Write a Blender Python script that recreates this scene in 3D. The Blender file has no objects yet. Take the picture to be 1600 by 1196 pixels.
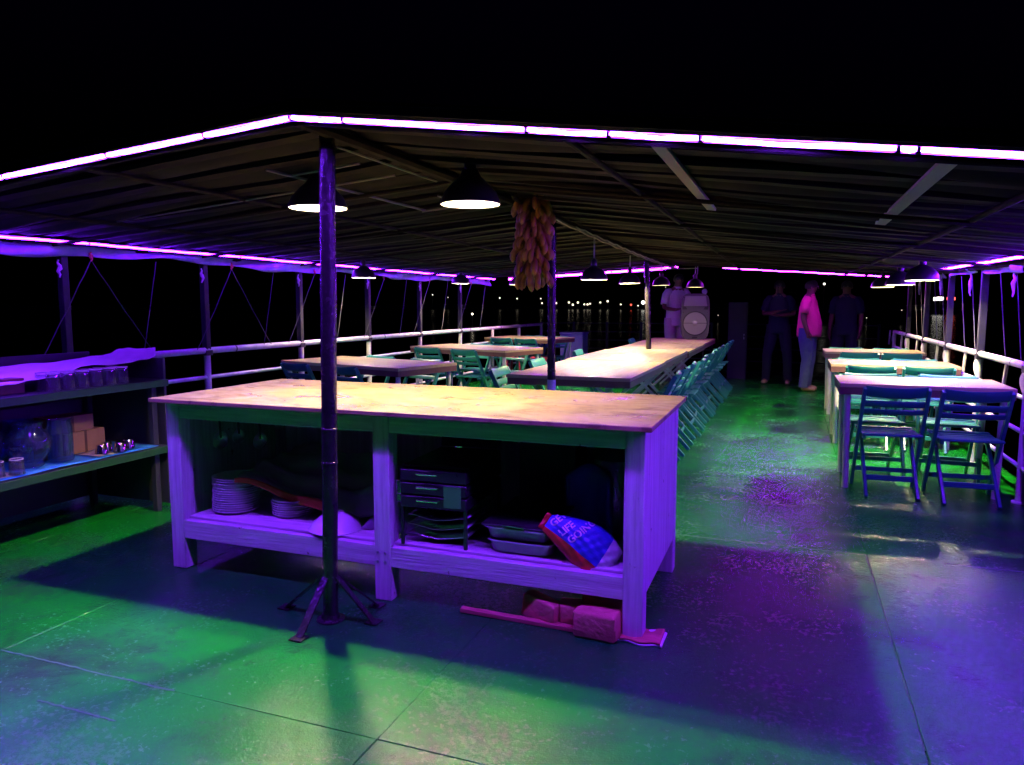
import bpy, math, random
from mathutils import Vector, Matrix, Euler
random.seed(7)
R = math.radians
SC = bpy.context.scene
COL = SC.collection

ORD = ('first', 'second', 'third', 'fourth', 'fifth', 'sixth', 'seventh', 'eighth', 'ninth', 'tenth', 'eleventh', 'twelfth')
# ------------------------------------------------------------------ camera
F_PX, CX, CY, HORIZON, VANISH, CAM_H = 1150.0, 800.0, 598.0, 476.0, 1235.0, 1.40
PITCH = math.atan((CY - HORIZON) / F_PX)
YAW = math.atan((VANISH - CX) * math.cos(PITCH) / F_PX)
cam_data = bpy.data.cameras.new('camera')
cam_data.sensor_width = 36.0
cam_data.lens = F_PX / 1600.0 * 36.0
cam_data.clip_end = 5000.0
cam = bpy.data.objects.new('camera', cam_data)
COL.objects.link(cam)
cam.location = (0, 0, CAM_H)
cam.rotation_euler = (math.pi / 2 - PITCH, 0, YAW)
SC.camera = cam

# ------------------------------------------------------------------ night sky
world = bpy.data.worlds.new('World')
SC.world = world
world.use_nodes = True
wn = world.node_tree
wn.nodes.clear()
sky = wn.nodes.new('ShaderNodeTexSky')
sky.sky_type = 'NISHITA'
sky.sun_disc = False
sky.sun_elevation = R(-4.0)
sky.sun_rotation = R(150)
sky.ozone_density = 8.0
sky.dust_density = 0.2
bg = wn.nodes.new('ShaderNodeBackground')
bg.inputs['Strength'].default_value = 0.14
wo = wn.nodes.new('ShaderNodeOutputWorld')
wn.links.new(sky.outputs[0], bg.inputs[0])
wn.links.new(bg.outputs[0], wo.inputs[0])

SC.view_settings.view_transform = 'Standard'
SC.view_settings.look = 'None'
SC.view_settings.exposure = 0.0
SC.view_settings.gamma = 1.0
SC.view_settings.use_curve_mapping = False
SC.cycles.use_denoising = True
SC.cycles.max_bounces = 6
SC.cycles.diffuse_bounces = 4
SC.cycles.glossy_bounces = 3
SC.cycles.transmission_bounces = 5
SC.cycles.transparent_max_bounces = 6
SC.cycles.caustics_reflective = False
SC.cycles.caustics_refractive = False
SC.cycles.sample_clamp_indirect = 4.0

VIOLET = (0.18, 0.018, 1.0)
STRIP = 1000.0
BULB = (1.0, 0.78, 0.44)
BULB_W = 3300.0

# ------------------------------------------------------------------ photo pixel -> place
_rt = Vector((math.cos(YAW), math.sin(YAW), 0))
_fh = Vector((-math.sin(YAW), math.cos(YAW), 0))
_fw = _fh * math.cos(PITCH) - Vector((0, 0, math.sin(PITCH)))
_up = _fh * math.sin(PITCH) + Vector((0, 0, math.cos(PITCH)))
_c = Vector((0, 0, CAM_H))
def ray(px, py): return _rt * (px - CX) / F_PX - _up * (py - CY) / F_PX + _fw
def on_z(px, py, z=0.0): d = ray(px, py); return _c + d * ((z - CAM_H) / d.z)
def on_x(px, py, x): d = ray(px, py); return _c + d * (x / d.x)
def on_y(px, py, y): d = ray(px, py); return _c + d * (y / d.y)

# ------------------------------------------------------------------ mesh helpers
class MB:
    def __init__(s): s.v = []; s.f = []
    def add(s, vs, fs):
        b = len(s.v); s.v += [tuple(v) for v in vs]; s.f += [tuple(b + i for i in f) for f in fs]; return s
    def box(s, c, d, rot=None):
        c = Vector(c); h = Vector(d) / 2
        vs = []
        for x in (-1, 1):
            for y in (-1, 1):
                for z in (-1, 1):
                    p = Vector((x * h.x, y * h.y, z * h.z))
                    vs.append(c + (rot @ p if rot else p))
        return s.add(vs, [(0, 1, 3, 2), (4, 6, 7, 5), (0, 4, 5, 1), (2, 3, 7, 6), (0, 2, 6, 4), (1, 5, 7, 3)])
    def bar(s, p0, p1, w, t, side=(1, 0, 0)):
        p0 = Vector(p0); p1 = Vector(p1); d = (p1 - p0); L = d.length; d.normalize()
        x = Vector(side); x = (x - d * x.dot(d)).normalized(); y = d.cross(x)
        m = Matrix((x, y, d)).transposed()
        return s.box((p0 + p1) / 2, (w, t, L), m)
    def tube(s, pts, r, n=10, cap=True):
        pts = [Vector(p) for p in pts]; m = len(pts)
        rr = r if isinstance(r, (list, tuple)) else [r] * m
        ref = Vector((0.13, 0.27, 0.95))
        if abs((pts[-1] - pts[0]).normalized().dot(ref.normalized())) > 0.9: ref = Vector((1, 0.1, 0))
        vs = []; fs = []
        for i, p in enumerate(pts):
            d = (pts[min(i + 1, m - 1)] - pts[max(i - 1, 0)]).normalized()
            a = (ref - d * ref.dot(d)).normalized(); b = d.cross(a)
            for k in range(n):
                t = 2 * math.pi * k / n
                vs.append(p + (a * math.cos(t) + b * math.sin(t)) * rr[i])
        for i in range(m - 1):
            for k in range(n):
                fs.append((i * n + k, i * n + (k + 1) % n, (i + 1) * n + (k + 1) % n, (i + 1) * n + k))
        if cap: fs += [tuple(range(n))[::-1], tuple((m - 1) * n + k for k in range(n))]
        return s.add(vs, fs)
    def cyl(s, p0, p1, r0, r1=None, n=14, cap=True): return s.tube([p0, p1], [r0, r0 if r1 is None else r1], n, cap)
    def lathe(s, prof, n=24, loc=(0, 0, 0), rot=None, closed=False, cap=True):
        loc = Vector(loc); vs = []; fs = []; m = len(prof)
        for r, z in prof:
            for k in range(n):
                t = 2 * math.pi * k / n
                p = Vector((r * math.cos(t), r * math.sin(t), z))
                vs.append(loc + (rot @ p if rot else p))
        for i in range(m if closed else m - 1):
            j = (i + 1) % m
            for k in range(n):
                fs.append((i * n + k, i * n + (k + 1) % n, j * n + (k + 1) % n, j * n + k))
        if not closed and cap:
            if prof[0][0] > 1e-6: fs.append(tuple(range(n))[::-1])
            if prof[-1][0] > 1e-6: fs.append(tuple((m - 1) * n + k for k in range(n)))
        return s.add(vs, fs)
    def grid(s, fn, nu, nv, wrap=False):
        vs = [fn(i / nu, j / nv) for i in range(nu + (0 if wrap else 1)) for j in range(nv + 1)]
        fs = []; w = nv + 1; nn = nu if wrap else nu + 1
        for i in range(nu):
            for j in range(nv):
                a = i * w + j; b = ((i + 1) % nn) * w + j
                fs.append((a, b, b + 1, a + 1))
        return s.add(vs, fs)
    def poly(s, pts): return s.add(pts, [tuple(range(len(pts)))])
    def prism(s, outline, depth_vec):
        n = len(outline); d = Vector(depth_vec); o = [Vector(p) for p in outline]
        return s.add(o + [p + d for p in o], [tuple(range(n))[::-1], tuple(range(n, 2 * n))] + [(i, (i + 1) % n, n + (i + 1) % n, n + i) for i in range(n)])
    def mesh(s, name, mat, smooth=40):
        me = bpy.data.meshes.new(name); me.from_pydata(s.v, [], s.f); me.validate(); me.update()
        if mat: me.materials.append(mat)
        if smooth:
            for p in me.polygons: p.use_smooth = True
            me.set_sharp_from_angle(angle=R(smooth))
        return me
    def obj(s, name, mat, parent=None, smooth=40, bev=0, loc=None, solid=0):
        return put(name, s.mesh(name, mat, smooth), parent, bev, loc, solid)

def put(name, me, parent=None, bev=0, loc=None, solid=0):
    o = bpy.data.objects.new(name, me); COL.objects.link(o)
    if parent: o.parent = parent
    if loc is not None: o.location = loc
    if solid:
        m = o.modifiers.new('thick', 'SOLIDIFY'); m.thickness = solid; m.offset = 0
    if bev:
        m = o.modifiers.new('bevel', 'BEVEL'); m.width = bev; m.segments = 2; m.limit_method = 'ANGLE'
    return o
def tag(o, label, cat, group=None):
    o['label'] = label; o['category'] = cat
    if group: o['group'] = group
    return o
def thing(name, label, cat, loc=(0, 0, 0), rz=0.0, group=None):
    o = bpy.data.objects.new(name, None); COL.objects.link(o)
    o.empty_display_size = 0.1
    o.location = loc; o.rotation_euler = (0, 0, rz)
    return tag(o, label, cat, group)
def dup(root, loc, rz, label=None, group=None):
    def cp(o, par):
        c = o.copy(); COL.objects.link(c); c.parent = par
        for ch in kids[o.name]: cp(ch, c)
        return c
    kids = {}
    def rec(o):
        kids[o.name] = list(o.children)
        for ch in o.children: rec(ch)
    rec(root)
    r = cp(root, None)
    r.location = loc; r.rotation_euler = (0, 0, rz)
    if label: r['label'] = label
    if group: r['group'] = group
    return r
def structure(o): o['kind'] = 'structure'; return o

# ------------------------------------------------------------------ materials
def mat(name, col, rough=0.5, metal=0.0, col2=None, scale=6.0, amount=0.5, bump=0.0, bscale=40.0, rvar=0.0, spec=0.5, stretch=(1, 1, 1), alpha=None, trans=0.0, coat=0.0):
    m = bpy.data.materials.new(name); m.use_nodes = True
    nt = m.node_tree; n = nt.nodes; l = nt.links
    b = n['Principled BSDF']
    b.inputs['Base Color'].default_value = (*col, 1); b.inputs['Roughness'].default_value = rough
    b.inputs['Metallic'].default_value = metal; b.inputs['Specular IOR Level'].default_value = spec
    b.inputs['Transmission Weight'].default_value = trans; b.inputs['Coat Weight'].default_value = coat
    tc = n.new('ShaderNodeTexCoord'); mp = n.new('ShaderNodeMapping'); mp.inputs['Scale'].default_value = stretch
    l.new(tc.outputs['Object'], mp.inputs[0])
    if col2 is not None or rvar:
        nz = n.new('ShaderNodeTexNoise'); nz.inputs['Scale'].default_value = scale; nz.inputs['Detail'].default_value = 8; nz.inputs['Roughness'].default_value = 0.62
        l.new(mp.outputs[0], nz.inputs['Vector'])
        rp = n.new('ShaderNodeMapRange'); rp.inputs[1].default_value = 0.5 - 0.25 * amount - 0.05; rp.inputs[2].default_value = 0.5 + 0.25 * (1 - amount) + 0.1
        l.new(nz.outputs[0], rp.inputs[0])
        if col2 is not None:
            mx = n.new('ShaderNodeMix'); mx.data_type = 'RGBA'
            mx.inputs[6].default_value = (*col, 1); mx.inputs[7].default_value = (*col2, 1)
            l.new(rp.outputs[0], mx.inputs[0]); l.new(mx.outputs[2], b.inputs['Base Color'])
        if rvar:
            r2 = n.new('ShaderNodeMapRange'); r2.inputs[1].default_value = 0.3; r2.inputs[2].default_value = 0.7
            r2.inputs[3].default_value = max(0.03, rough - rvar); r2.inputs[4].default_value = rough + rvar
            l.new(nz.outputs[0], r2.inputs[0]); l.new(r2.outputs[0], b.inputs['Roughness'])
    if 'painted_wood' in name:
        ch = n.new('ShaderNodeTexNoise'); ch.inputs['Scale'].default_value = 13; ch.inputs['Detail'].default_value = 9; ch.inputs['Roughness'].default_value = 0.7
        g2 = n.new('ShaderNodeNewGeometry'); l.new(g2.outputs['Position'], ch.inputs['Vector'])
        cr = n.new('ShaderNodeMapRange'); cr.inputs[1].default_value = 0.655; cr.inputs[2].default_value = 0.685; l.new(ch.outputs[0], cr.inputs[0])
        m3 = n.new('ShaderNodeMix'); m3.data_type = 'RGBA'; m3.inputs[7].default_value = (0.16, 0.10, 0.07, 1)
        l.new(cr.outputs[0], m3.inputs[0]); l.new(b.inputs['Base Color'].links[0].from_socket, m3.inputs[6]); l.new(m3.outputs[2], b.inputs['Base Color'])
    if bump:
        nb = n.new('ShaderNodeTexNoise'); nb.inputs['Scale'].default_value = bscale; nb.inputs['Detail'].default_value = 5
        l.new(mp.outputs[0], nb.inputs['Vector'])
        bp = n.new('ShaderNodeBump'); bp.inputs['Strength'].default_value = bump; bp.inputs['Distance'].default_value = 0.01
        l.new(nb.outputs[0], bp.inputs['Height']); l.new(bp.outputs[0], b.inputs['Normal'])
    return m
def glow(name, col, strength):
    m = bpy.data.materials.new(name); m.use_nodes = True; nt = m.node_tree; nt.nodes.clear()
    e = nt.nodes.new('ShaderNodeEmission'); e.inputs[0].default_value = (*col, 1); e.inputs[1].default_value = strength
    o = nt.nodes.new('ShaderNodeOutputMaterial'); nt.links.new(e.outputs[0], o.inputs[0]); return m
def glass(name, col, rough=0.04):
    m = bpy.data.materials.new(name); m.use_nodes = True; nt = m.node_tree; nt.nodes.clear()
    t = nt.nodes.new('ShaderNodeBsdfTransparent'); t.inputs[0].default_value = (*col, 1)
    g = nt.nodes.new('ShaderNodeBsdfGlossy'); g.inputs['Roughness'].default_value = rough
    fr = nt.nodes.new('ShaderNodeLayerWeight'); fr.inputs[0].default_value = 0.35
    mr = nt.nodes.new('ShaderNodeMapRange'); mr.inputs[3].default_value = 0.04; mr.inputs[4].default_value = 0.6
    df = nt.nodes.new('ShaderNodeBsdfDiffuse'); df.inputs[0].default_value = (*col, 1)
    m2 = nt.nodes.new('ShaderNodeMixShader'); m2.inputs[0].default_value = 0.03
    nt.links.new(t.outputs[0], m2.inputs[1]); nt.links.new(df.outputs[0], m2.inputs[2])
    mx = nt.nodes.new('ShaderNodeMixShader'); o = nt.nodes.new('ShaderNodeOutputMaterial')
    nt.links.new(fr.outputs['Facing'], mr.inputs[0]); nt.links.new(mr.outputs[0], mx.inputs[0])
    nt.links.new(m2.outputs[0], mx.inputs[1]); nt.links.new(g.outputs[0], mx.inputs[2]); nt.links.new(mx.outputs[0], o.inputs[0])
    return m

def deck_material():
    m = bpy.data.materials.new('deck_paint'); m.use_nodes = True
    nt = m.node_tree; n = nt.nodes; l = nt.links; b = n['Principled BSDF']
    g = n.new('ShaderNodeNewGeometry')
    def noise(sc, det=6, rough=0.6, dist=0.0):
        z = n.new('ShaderNodeTexNoise'); z.inputs['Scale'].default_value = sc; z.inputs['Detail'].default_value = det
        z.inputs['Roughness'].default_value = rough; z.inputs['Distortion'].default_value = dist
        l.new(g.outputs['Position'], z.inputs['Vector']); return z
    def rng(src, a, c, lo=0.0, hi=1.0):
        r = n.new('ShaderNodeMapRange'); r.inputs[1].default_value = a; r.inputs[2].default_value = c; r.inputs[3].default_value = lo; r.inputs[4].default_value = hi
        l.new(src, r.inputs[0]); return r.outputs[0]
    def mix(f, a, c):
        x = n.new('ShaderNodeMix'); x.data_type = 'RGBA'
        if isinstance(a, tuple): x.inputs[6].default_value = (*a, 1)
        else: l.new(a, x.inputs[6])
        x.inputs[7].default_value = (*c, 1); l.new(f, x.inputs[0]); return x.outputs[2]
    big = noise(0.9, 7, 0.62, 0.6); mid = noise(3.2, 8, 0.68, 0.3); fine = noise(42, 5, 0.75); grit = noise(120, 3, 0.7)
    c = mix(rng(big.outputs[0], 0.36, 0.62), (0.003, 0.275, 0.016), (0.007, 0.215, 0.025))
    c = mix(rng(mid.outputs[0], 0.54, 0.78, 0, 0.6), c, (0.035, 0.20, 0.05))
    c = mix(rng(fine.outputs[0], 0.58, 0.78, 0, 0.40), c, (0.05, 0.25, 0.06))
    c = mix(rng(grit.outputs[0], 0.66, 0.72, 0, 0.35), c, (0.18, 0.28, 0.17))
    c = mix(rng(noise(26, 6, 0.8).outputs[0], 0.61, 0.70, 0, 0.55), c, (0.012, 0.06, 0.02))
    st = noise(7.5, 10, 0.78, 0.5); c = mix(rng(st.outputs[0], 0.60, 0.68, 0, 0.40), c, (0.08, 0.22, 0.09))
    c = mix(rng(noise(1.7, 9, 0.7, 0.4).outputs[0], 0.50, 0.66, 0, 0.75), c, (0.02, 0.06, 0.03))
    l.new(c, b.inputs['Base Color'])
    wet = noise(1.15, 9, 0.7, 0.25)
    ra = n.new('ShaderNodeMath'); ra.operation = 'ADD'; ra.use_clamp = True
    l.new(rng(wet.outputs[0], 0.36, 0.66, 0.08, 0.27), ra.inputs[0]); l.new(rng(fine.outputs[0], 0.35, 0.65, -0.04, 0.12), ra.inputs[1])
    l.new(ra.outputs[0], b.inputs['Roughness'])
    ad = n.new('ShaderNodeMath'); ad.operation = 'ADD'
    l.new(fine.outputs[0], ad.inputs[0])
    gm = n.new('ShaderNodeMath'); gm.operation = 'MULTIPLY'; gm.inputs[1].default_value = 0.5; l.new(grit.outputs[0], gm.inputs[0]); l.new(gm.outputs[0], ad.inputs[1])
    bp = n.new('ShaderNodeBump'); bp.inputs['Strength'].default_value = 0.36; bp.inputs['Distance'].default_value = 0.007
    l.new(ad.outputs[0], bp.inputs['Height']); l.new(bp.outputs[0], b.inputs['Normal'])
    b.inputs['Specular IOR Level'].default_value = 0.5
    return m

def counter_wood():
    m = bpy.data.materials.new('worn_plywood'); m.use_nodes = True
    nt = m.node_tree; n = nt.nodes; l = nt.links; b = n['Principled BSDF']
    tc = n.new('ShaderNodeTexCoord')
    def noise(sc, st, det=7, dist=0.0):
        mp = n.new('ShaderNodeMapping'); mp.inputs['Scale'].default_value = st; l.new(tc.outputs['Object'], mp.inputs[0])
        z = n.new('ShaderNodeTexNoise'); z.inputs['Scale'].default_value = sc; z.inputs['Detail'].default_value = det; z.inputs['Distortion'].default_value = dist; z.inputs['Roughness'].default_value = 0.65
        l.new(mp.outputs[0], z.inputs['Vector']); return z.outputs[0]
    def step(src, a, c, lo, hi):
        r = n.new('ShaderNodeMapRange'); r.inputs[1].default_value = a; r.inputs[2].default_value = c; r.inputs[3].default_value = lo; r.inputs[4].default_value = hi; l.new(src, r.inputs[0]); return r.outputs[0]
    def mix(f, a, c):
        x = n.new('ShaderNodeMix'); x.data_type = 'RGBA'
        if isinstance(a, tuple): x.inputs[6].default_value = (*a, 1)
        else: l.new(a, x.inputs[6])
        x.inputs[7].default_value = (*c, 1); l.new(f, x.inputs[0]); return x.outputs[2]
    c = mix(step(noise(2.5, (1, 1.6, 1)), 0.35, 0.65, 0, 1), (0.27, 0.185, 0.075), (0.37, 0.275, 0.125))
    c = mix(step(noise(2.3, (1, 2.2, 1), 9, 1.6), 0.54, 0.60, 0, 0.8), c, (0.13, 0.08, 0.03))
    c = mix(step(noise(5.5, (1, 2.4, 1), 8, 0.9), 0.60, 0.65, 0, 0.75), c, (0.11, 0.065, 0.03))
    c = mix(step(noise(22, (1, 1, 1), 5), 0.62, 0.75, 0, 0.5), c, (0.15, 0.10, 0.06))
    l.new(c, b.inputs['Base Color'])
    l.new(step(noise(3.1, (1, 1.5, 1), 6, 0.7), 0.38, 0.62, 0.26, 0.6), b.inputs['Roughness'])
    bp = n.new('ShaderNodeBump'); bp.inputs['Strength'].default_value = 0.12; bp.inputs['Distance'].default_value = 0.006
    l.new(noise(30, (1, 1.5, 1)), bp.inputs['Height']); l.new(bp.outputs[0], b.inputs['Normal'])
    return m

def water_material():
    m = bpy.data.materials.new('night_water'); m.use_nodes = True
    nt = m.node_tree; n = nt.nodes; l = nt.links; b = n['Principled BSDF']
    b.inputs['Base Color'].default_value = (0.004, 0.006, 0.009, 1); b.inputs['Roughness'].default_value = 0.2
    g = n.new('ShaderNodeNewGeometry'); z = n.new('ShaderNodeTexNoise'); z.inputs['Scale'].default_value = 0.7; z.inputs['Detail'].default_value = 4
    l.new(g.outputs['Position'], z.inputs['Vector'])
    bp = n.new('ShaderNodeBump'); bp.inputs['Strength'].default_value = 0.35; bp.inputs['Distance'].default_value = 0.12
    l.new(z.outputs[0], bp.inputs['Height']); l.new(bp.outputs[0], b.inputs['Normal']); return m

M = dict(
    deck=deck_material(), ply=counter_wood(), water=water_material(),
    white=mat('white_painted_wood', (0.74, 0.72, 0.72), 0.5, col2=(0.42, 0.38, 0.38), scale=5, amount=0.3, bump=0.35, bscale=16, stretch=(9, 9, .5), rvar=0.1),
    white_h=mat('white_painted_wood_level', (0.74, 0.72, 0.72), 0.5, col2=(0.42, 0.38, 0.38), scale=5, amount=0.3, bump=0.35, bscale=16, stretch=(.5, 9, 9), rvar=0.1),
    rail=mat('white_rail_paint', (0.78, 0.78, 0.78), 0.4, col2=(0.55, 0.50, 0.46), scale=7, amount=0.15, bump=0.1),
    blackpole=mat('black_gloss_paint', (0.012, 0.012, 0.014), 0.22, col2=(0.03, 0.026, 0.024), scale=14, bump=0.5, bscale=55, rvar=0.1),
    post=mat('navy_post_paint', (0.03, 0.03, 0.045), 0.5, col2=(0.015, 0.015, 0.025), scale=9, bump=0.2),
    shade=mat('black_lamp_shade', (0.012, 0.012, 0.012), 0.38),
    shade_in=mat('white_shade_lining', (0.22, 0.22, 0.21), 0.5),
    bulb=glow('bulb_light', BULB, BULB_W * 1.2),
    bulb_dim=glow('bulb_light_side', BULB, BULB_W * .75), bulb_long=glow('bulb_light_long_table', BULB, BULB_W * 1.35), bulb_near=glow('bulb_light_near_table', BULB, BULB_W * 1.8), bulb_weak=glow('bulb_light_weak', BULB, BULB_W * .10),
    strip=glow('violet_led', VIOLET, STRIP), strip_side=glow('violet_led_side', (0.15, 0.006, 1.0), 130.0), strip_right=glow('violet_led_near_tables', (0.16, 0.006, 1.0), 450.0), strip_back=glow('violet_led_back', (0.40, 0.010, 1.0), 130.0),
    teal=mat('teal_chair_paint', (0.028, 0.255, 0.205), 0.33, col2=(0.02, 0.20, 0.18), scale=6, rvar=0.08, bump=0.06),
    tabletop=mat('pale_table_wood', (0.50, 0.385, 0.20), 0.38, col2=(0.42, 0.31, 0.15), scale=4, stretch=(6, 0.6, 1), rvar=0.1),
    tabletop2=mat('pale_table_wood_across', (0.50, 0.385, 0.20), 0.38, col2=(0.42, 0.31, 0.15), scale=4, stretch=(0.6, 6, 1), rvar=0.1),
    tableedge=mat('red_brown_wood', (0.16, 0.075, 0.055), 0.45, col2=(0.11, 0.05, 0.04), scale=8),
    tableleg=mat('grey_white_pipe', (0.62, 0.62, 0.60), 0.42, col2=(0.45, 0.44, 0.42), scale=9, amount=0.3),
    roof=mat('roof_sheet', (0.028, 0.029, 0.032), 0.9, col2=(0.015, 0.015, 0.018), scale=1.6, spec=0.03, bump=0.15, bscale=9),
    frame=mat('dark_roof_steel', (0.010, 0.009, 0.010), 0.7, col2=(0.02, 0.016, 0.014), scale=10, spec=0.08),
    pale=mat('pale_batten_wood', (0.80, 0.66, 0.46), 0.6, col2=(0.62, 0.50, 0.34), scale=5, stretch=(1, 0.3, 1), bump=0.1),
    conduit=mat('white_conduit', (0.20, 0.20, 0.20), 0.5),
    cable=mat('black_cable', (0.02, 0.02, 0.02), 0.5),
    tarp=mat('blue_violet_tarpaulin', (0.30, 0.34, 0.55), 0.5, col2=(0.62, 0.55, 0.66), scale=9, bump=0.5, bscale=14),
    rope=mat('nylon_rope', (0.08, 0.08, 0.10), 0.7, bump=0.4, bscale=90),
    tie=mat('pale_tie_cloth', (0.75, 0.70, 0.72), 0.8, bump=0.4, bscale=50),
    tie_red=mat('red_tie_cloth', (0.6, 0.10, 0.10), 0.8),
    shelfgreen=mat('green_shelf_paint', (0.012, 0.09, 0.02), 0.5, col2=(0.015, 0.06, 0.02), scale=7, bump=0.1),
    darkboard=mat('dark_board', (0.035, 0.04, 0.05), 0.6, col2=(0.05, 0.045, 0.06), scale=5),
    liner=mat('blue_liner_sheet', (0.03, 0.28, 0.72), 0.4, col2=(0.08, 0.38, 0.76), scale=5, bump=0.3, bscale=12),
    liner2=mat('beige_paper', (0.55, 0.45, 0.34), 0.7),
    sheet=mat('white_cloth', (0.80, 0.79, 0.80), 0.75, col2=(0.70, 0.69, 0.72), scale=4, bump=0.35, bscale=11),
    glass=glass('clear_glass', (0.90, 0.92, 0.96)), blueglass=glass('blue_glass', (0.58, 0.70, 0.99)),
    card=mat('cardboard', (0.42, 0.22, 0.11), 0.75, col2=(0.36, 0.18, 0.09), scale=6),
    tape=mat('brown_tape', (0.12, 0.05, 0.03), 0.4),
    chrome=mat('chrome', (0.75, 0.75, 0.76), 0.14, 1.0), steel=mat('brushed_steel', (0.55, 0.55, 0.56), 0.3, 1.0, rvar=0.08),
    darkmetal=mat('dark_tray_metal', (0.05, 0.05, 0.055), 0.32, 0.6, rvar=0.08),
    greenlabel=mat('green_label', (0.05, 0.45, 0.06), 0.5), pan=mat('dull_aluminium', (0.58, 0.58, 0.60), 0.38, 0.35, rvar=0.08),
    plate=mat('white_porcelain', (0.78, 0.77, 0.76), 0.25),
    orange=mat('orange_red_cloth', (0.62, 0.07, 0.02), 0.7, col2=(0.5, 0.05, 0.02), scale=20, bump=0.3),
    plastic_bag=mat('grey_plastic_sheet', (0.34, 0.34, 0.40), 0.34, col2=(0.45, 0.44, 0.50), scale=5, bump=0.6, bscale=12),
    bagblue=mat('blue_bag_film', (0.03, 0.05, 0.42), 0.34, col2=(0.05, 0.07, 0.50), scale=6, bump=0.35, bscale=16),
    bagred=mat('red_bag_film', (0.62, 0.03, 0.03), 0.36, col2=(0.5, 0.02, 0.02), scale=8, bump=0.4, bscale=18),
    bagwhite=mat('white_bag_film', (0.75, 0.74, 0.76), 0.4, bump=0.4, bscale=20),
    print=mat('pink_white_print', (0.72, 0.62, 0.70), 0.5),
    brick=mat('red_clay_brick', (0.62, 0.27, 0.15), 0.85, col2=(0.5, 0.18, 0.10), scale=14, bump=0.7, bscale=40),
    plank=mat('red_stained_plank', (0.60, 0.24, 0.15), 0.7, col2=(0.42, 0.10, 0.07), scale=8, stretch=(0.5, 6, 6), bump=0.2),
    banana=mat('ripe_banana', (0.46, 0.30, 0.025), 0.5, col2=(0.20, 0.11, 0.015), scale=9, amount=0.25),
    stalk=mat('banana_stalk', (0.07, 0.05, 0.025), 0.7, bump=0.4),
    grey=mat('grey_speaker_plastic', (0.07, 0.07, 0.072), 0.42, bump=0.2, bscale=120),
    silver=mat('silver_speaker_cone', (0.26, 0.25, 0.235), 0.34, 0.4),
    dark=mat('matt_black_plastic', (0.02, 0.02, 0.022), 0.55),
    skin=mat('brown_skin', (0.17, 0.085, 0.055), 0.5), hair=mat('black_hair', (0.012, 0.010, 0.010), 0.6, bump=0.6, bscale=80),
    pink=mat('pink_shirt_cloth', (0.92, 0.10, 0.27), 0.8, bump=0.5, bscale=22), denim=mat('blue_denim', (0.06, 0.09, 0.24), 0.85, col2=(0.11, 0.14, 0.30), scale=9, bump=0.5, bscale=24),
    whiteshirt=mat('white_shirt_cloth', (0.72, 0.70, 0.70), 0.8, bump=0.5, bscale=22), cream=mat('cream_trousers_cloth', (0.60, 0.54, 0.48), 0.85, bump=0.4, bscale=22),
    navy=mat('navy_cloth', (0.012, 0.014, 0.05), 0.85, bump=0.4, bscale=22), darkdenim=mat('dark_denim', (0.012, 0.014, 0.04), 0.85, bump=0.4, bscale=22),
    shoe=mat('tan_shoe', (0.36, 0.22, 0.18), 0.6), eye=mat('eye_white', (0.22, 0.2, 0.19), 0.3),
    locker=mat('blue_locker_paint', (0.16, 0.15, 0.45), 0.5), redplastic=mat('red_plastic', (0.65, 0.05, 0.08), 0.4),
    bead=mat('worn_green_bead', (0.07, 0.2, 0.10), 0.45, col2=(0.02, 0.14, 0.05), scale=12),
    shore=mat('dark_shore', (0.010, 0.011, 0.008), 0.95, col2=(0.02, 0.02, 0.013), scale=0.05),
    lightpost=mat('galvanised_post', (0.12, 0.12, 0.12), 0.6),
)

# ------------------------------------------------------------------ setting: water, shore, deck
WATER_Z = -2.1
structure(MB().poly([(-3500, -3500, WATER_Z), (3500, -3500, WATER_Z), (3500, 3500, WATER_Z), (-3500, 3500, WATER_Z)]).obj('water', M['water'], smooth=0))
def shore_fn(u, v):
    a = YAW + R(75) - u * R(150); D = 540 + 60 * math.sin(5 * u) + v * 260
    h = WATER_Z - 0.5 + (0 if v < 0.02 else (2.2 + 2.6 * (0.5 + 0.5 * math.sin(u * 91) * math.sin(u * 37 + 1))) * min(1, v * 4))
    return (-math.sin(a) * D, math.cos(a) * D, h)
structure(MB().grid(shore_fn, 240, 6).obj('far_shore', M['shore']))

DX0, DX1, DY0, DY1 = -5.32, 1.78, -3.0, 16.2
deck = structure(MB().box(((DX0 + DX1) / 2, (DY0 + DY1) / 2, -0.126), (DX1 - DX0, DY1 - DY0, 0.24)).obj('deck', M['deck']))
xe = [DX0, -4.15, -2.95, -1.20, 0.45, DX1]
ye = [DY0, -0.60, 1.95, 4.45, 6.95, 9.45, 11.95, 14.3, DY1]
for i in range(5):
    for j in range(8):
        gx = 0.0007; x0, x1, y0, y1 = xe[i] + gx, xe[i + 1] - gx, ye[j] + gx, ye[j + 1] - gx
        t = 0.0 + 0.0005 * ((i * 7 + j * 3) % 4)
        MB().box(((x0 + x1) / 2, (y0 + y1) / 2, t / 2 - 0.004), (x1 - x0, y1 - y0, 0.008 + t)).obj('deck_plate', M['deck'], deck, bev=0.0025)
def patch(x0, y0, x1, y1, h):
    MB().box(((x0 + x1) / 2, (y0 + y1) / 2, h / 2), (x1 - x0, y1 - y0, h)).obj('doubler_plate', M['deck'], deck, bev=0.002)
patch(0.452, 2.2, 0.83, 4.44, 0.0075)
pass
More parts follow.
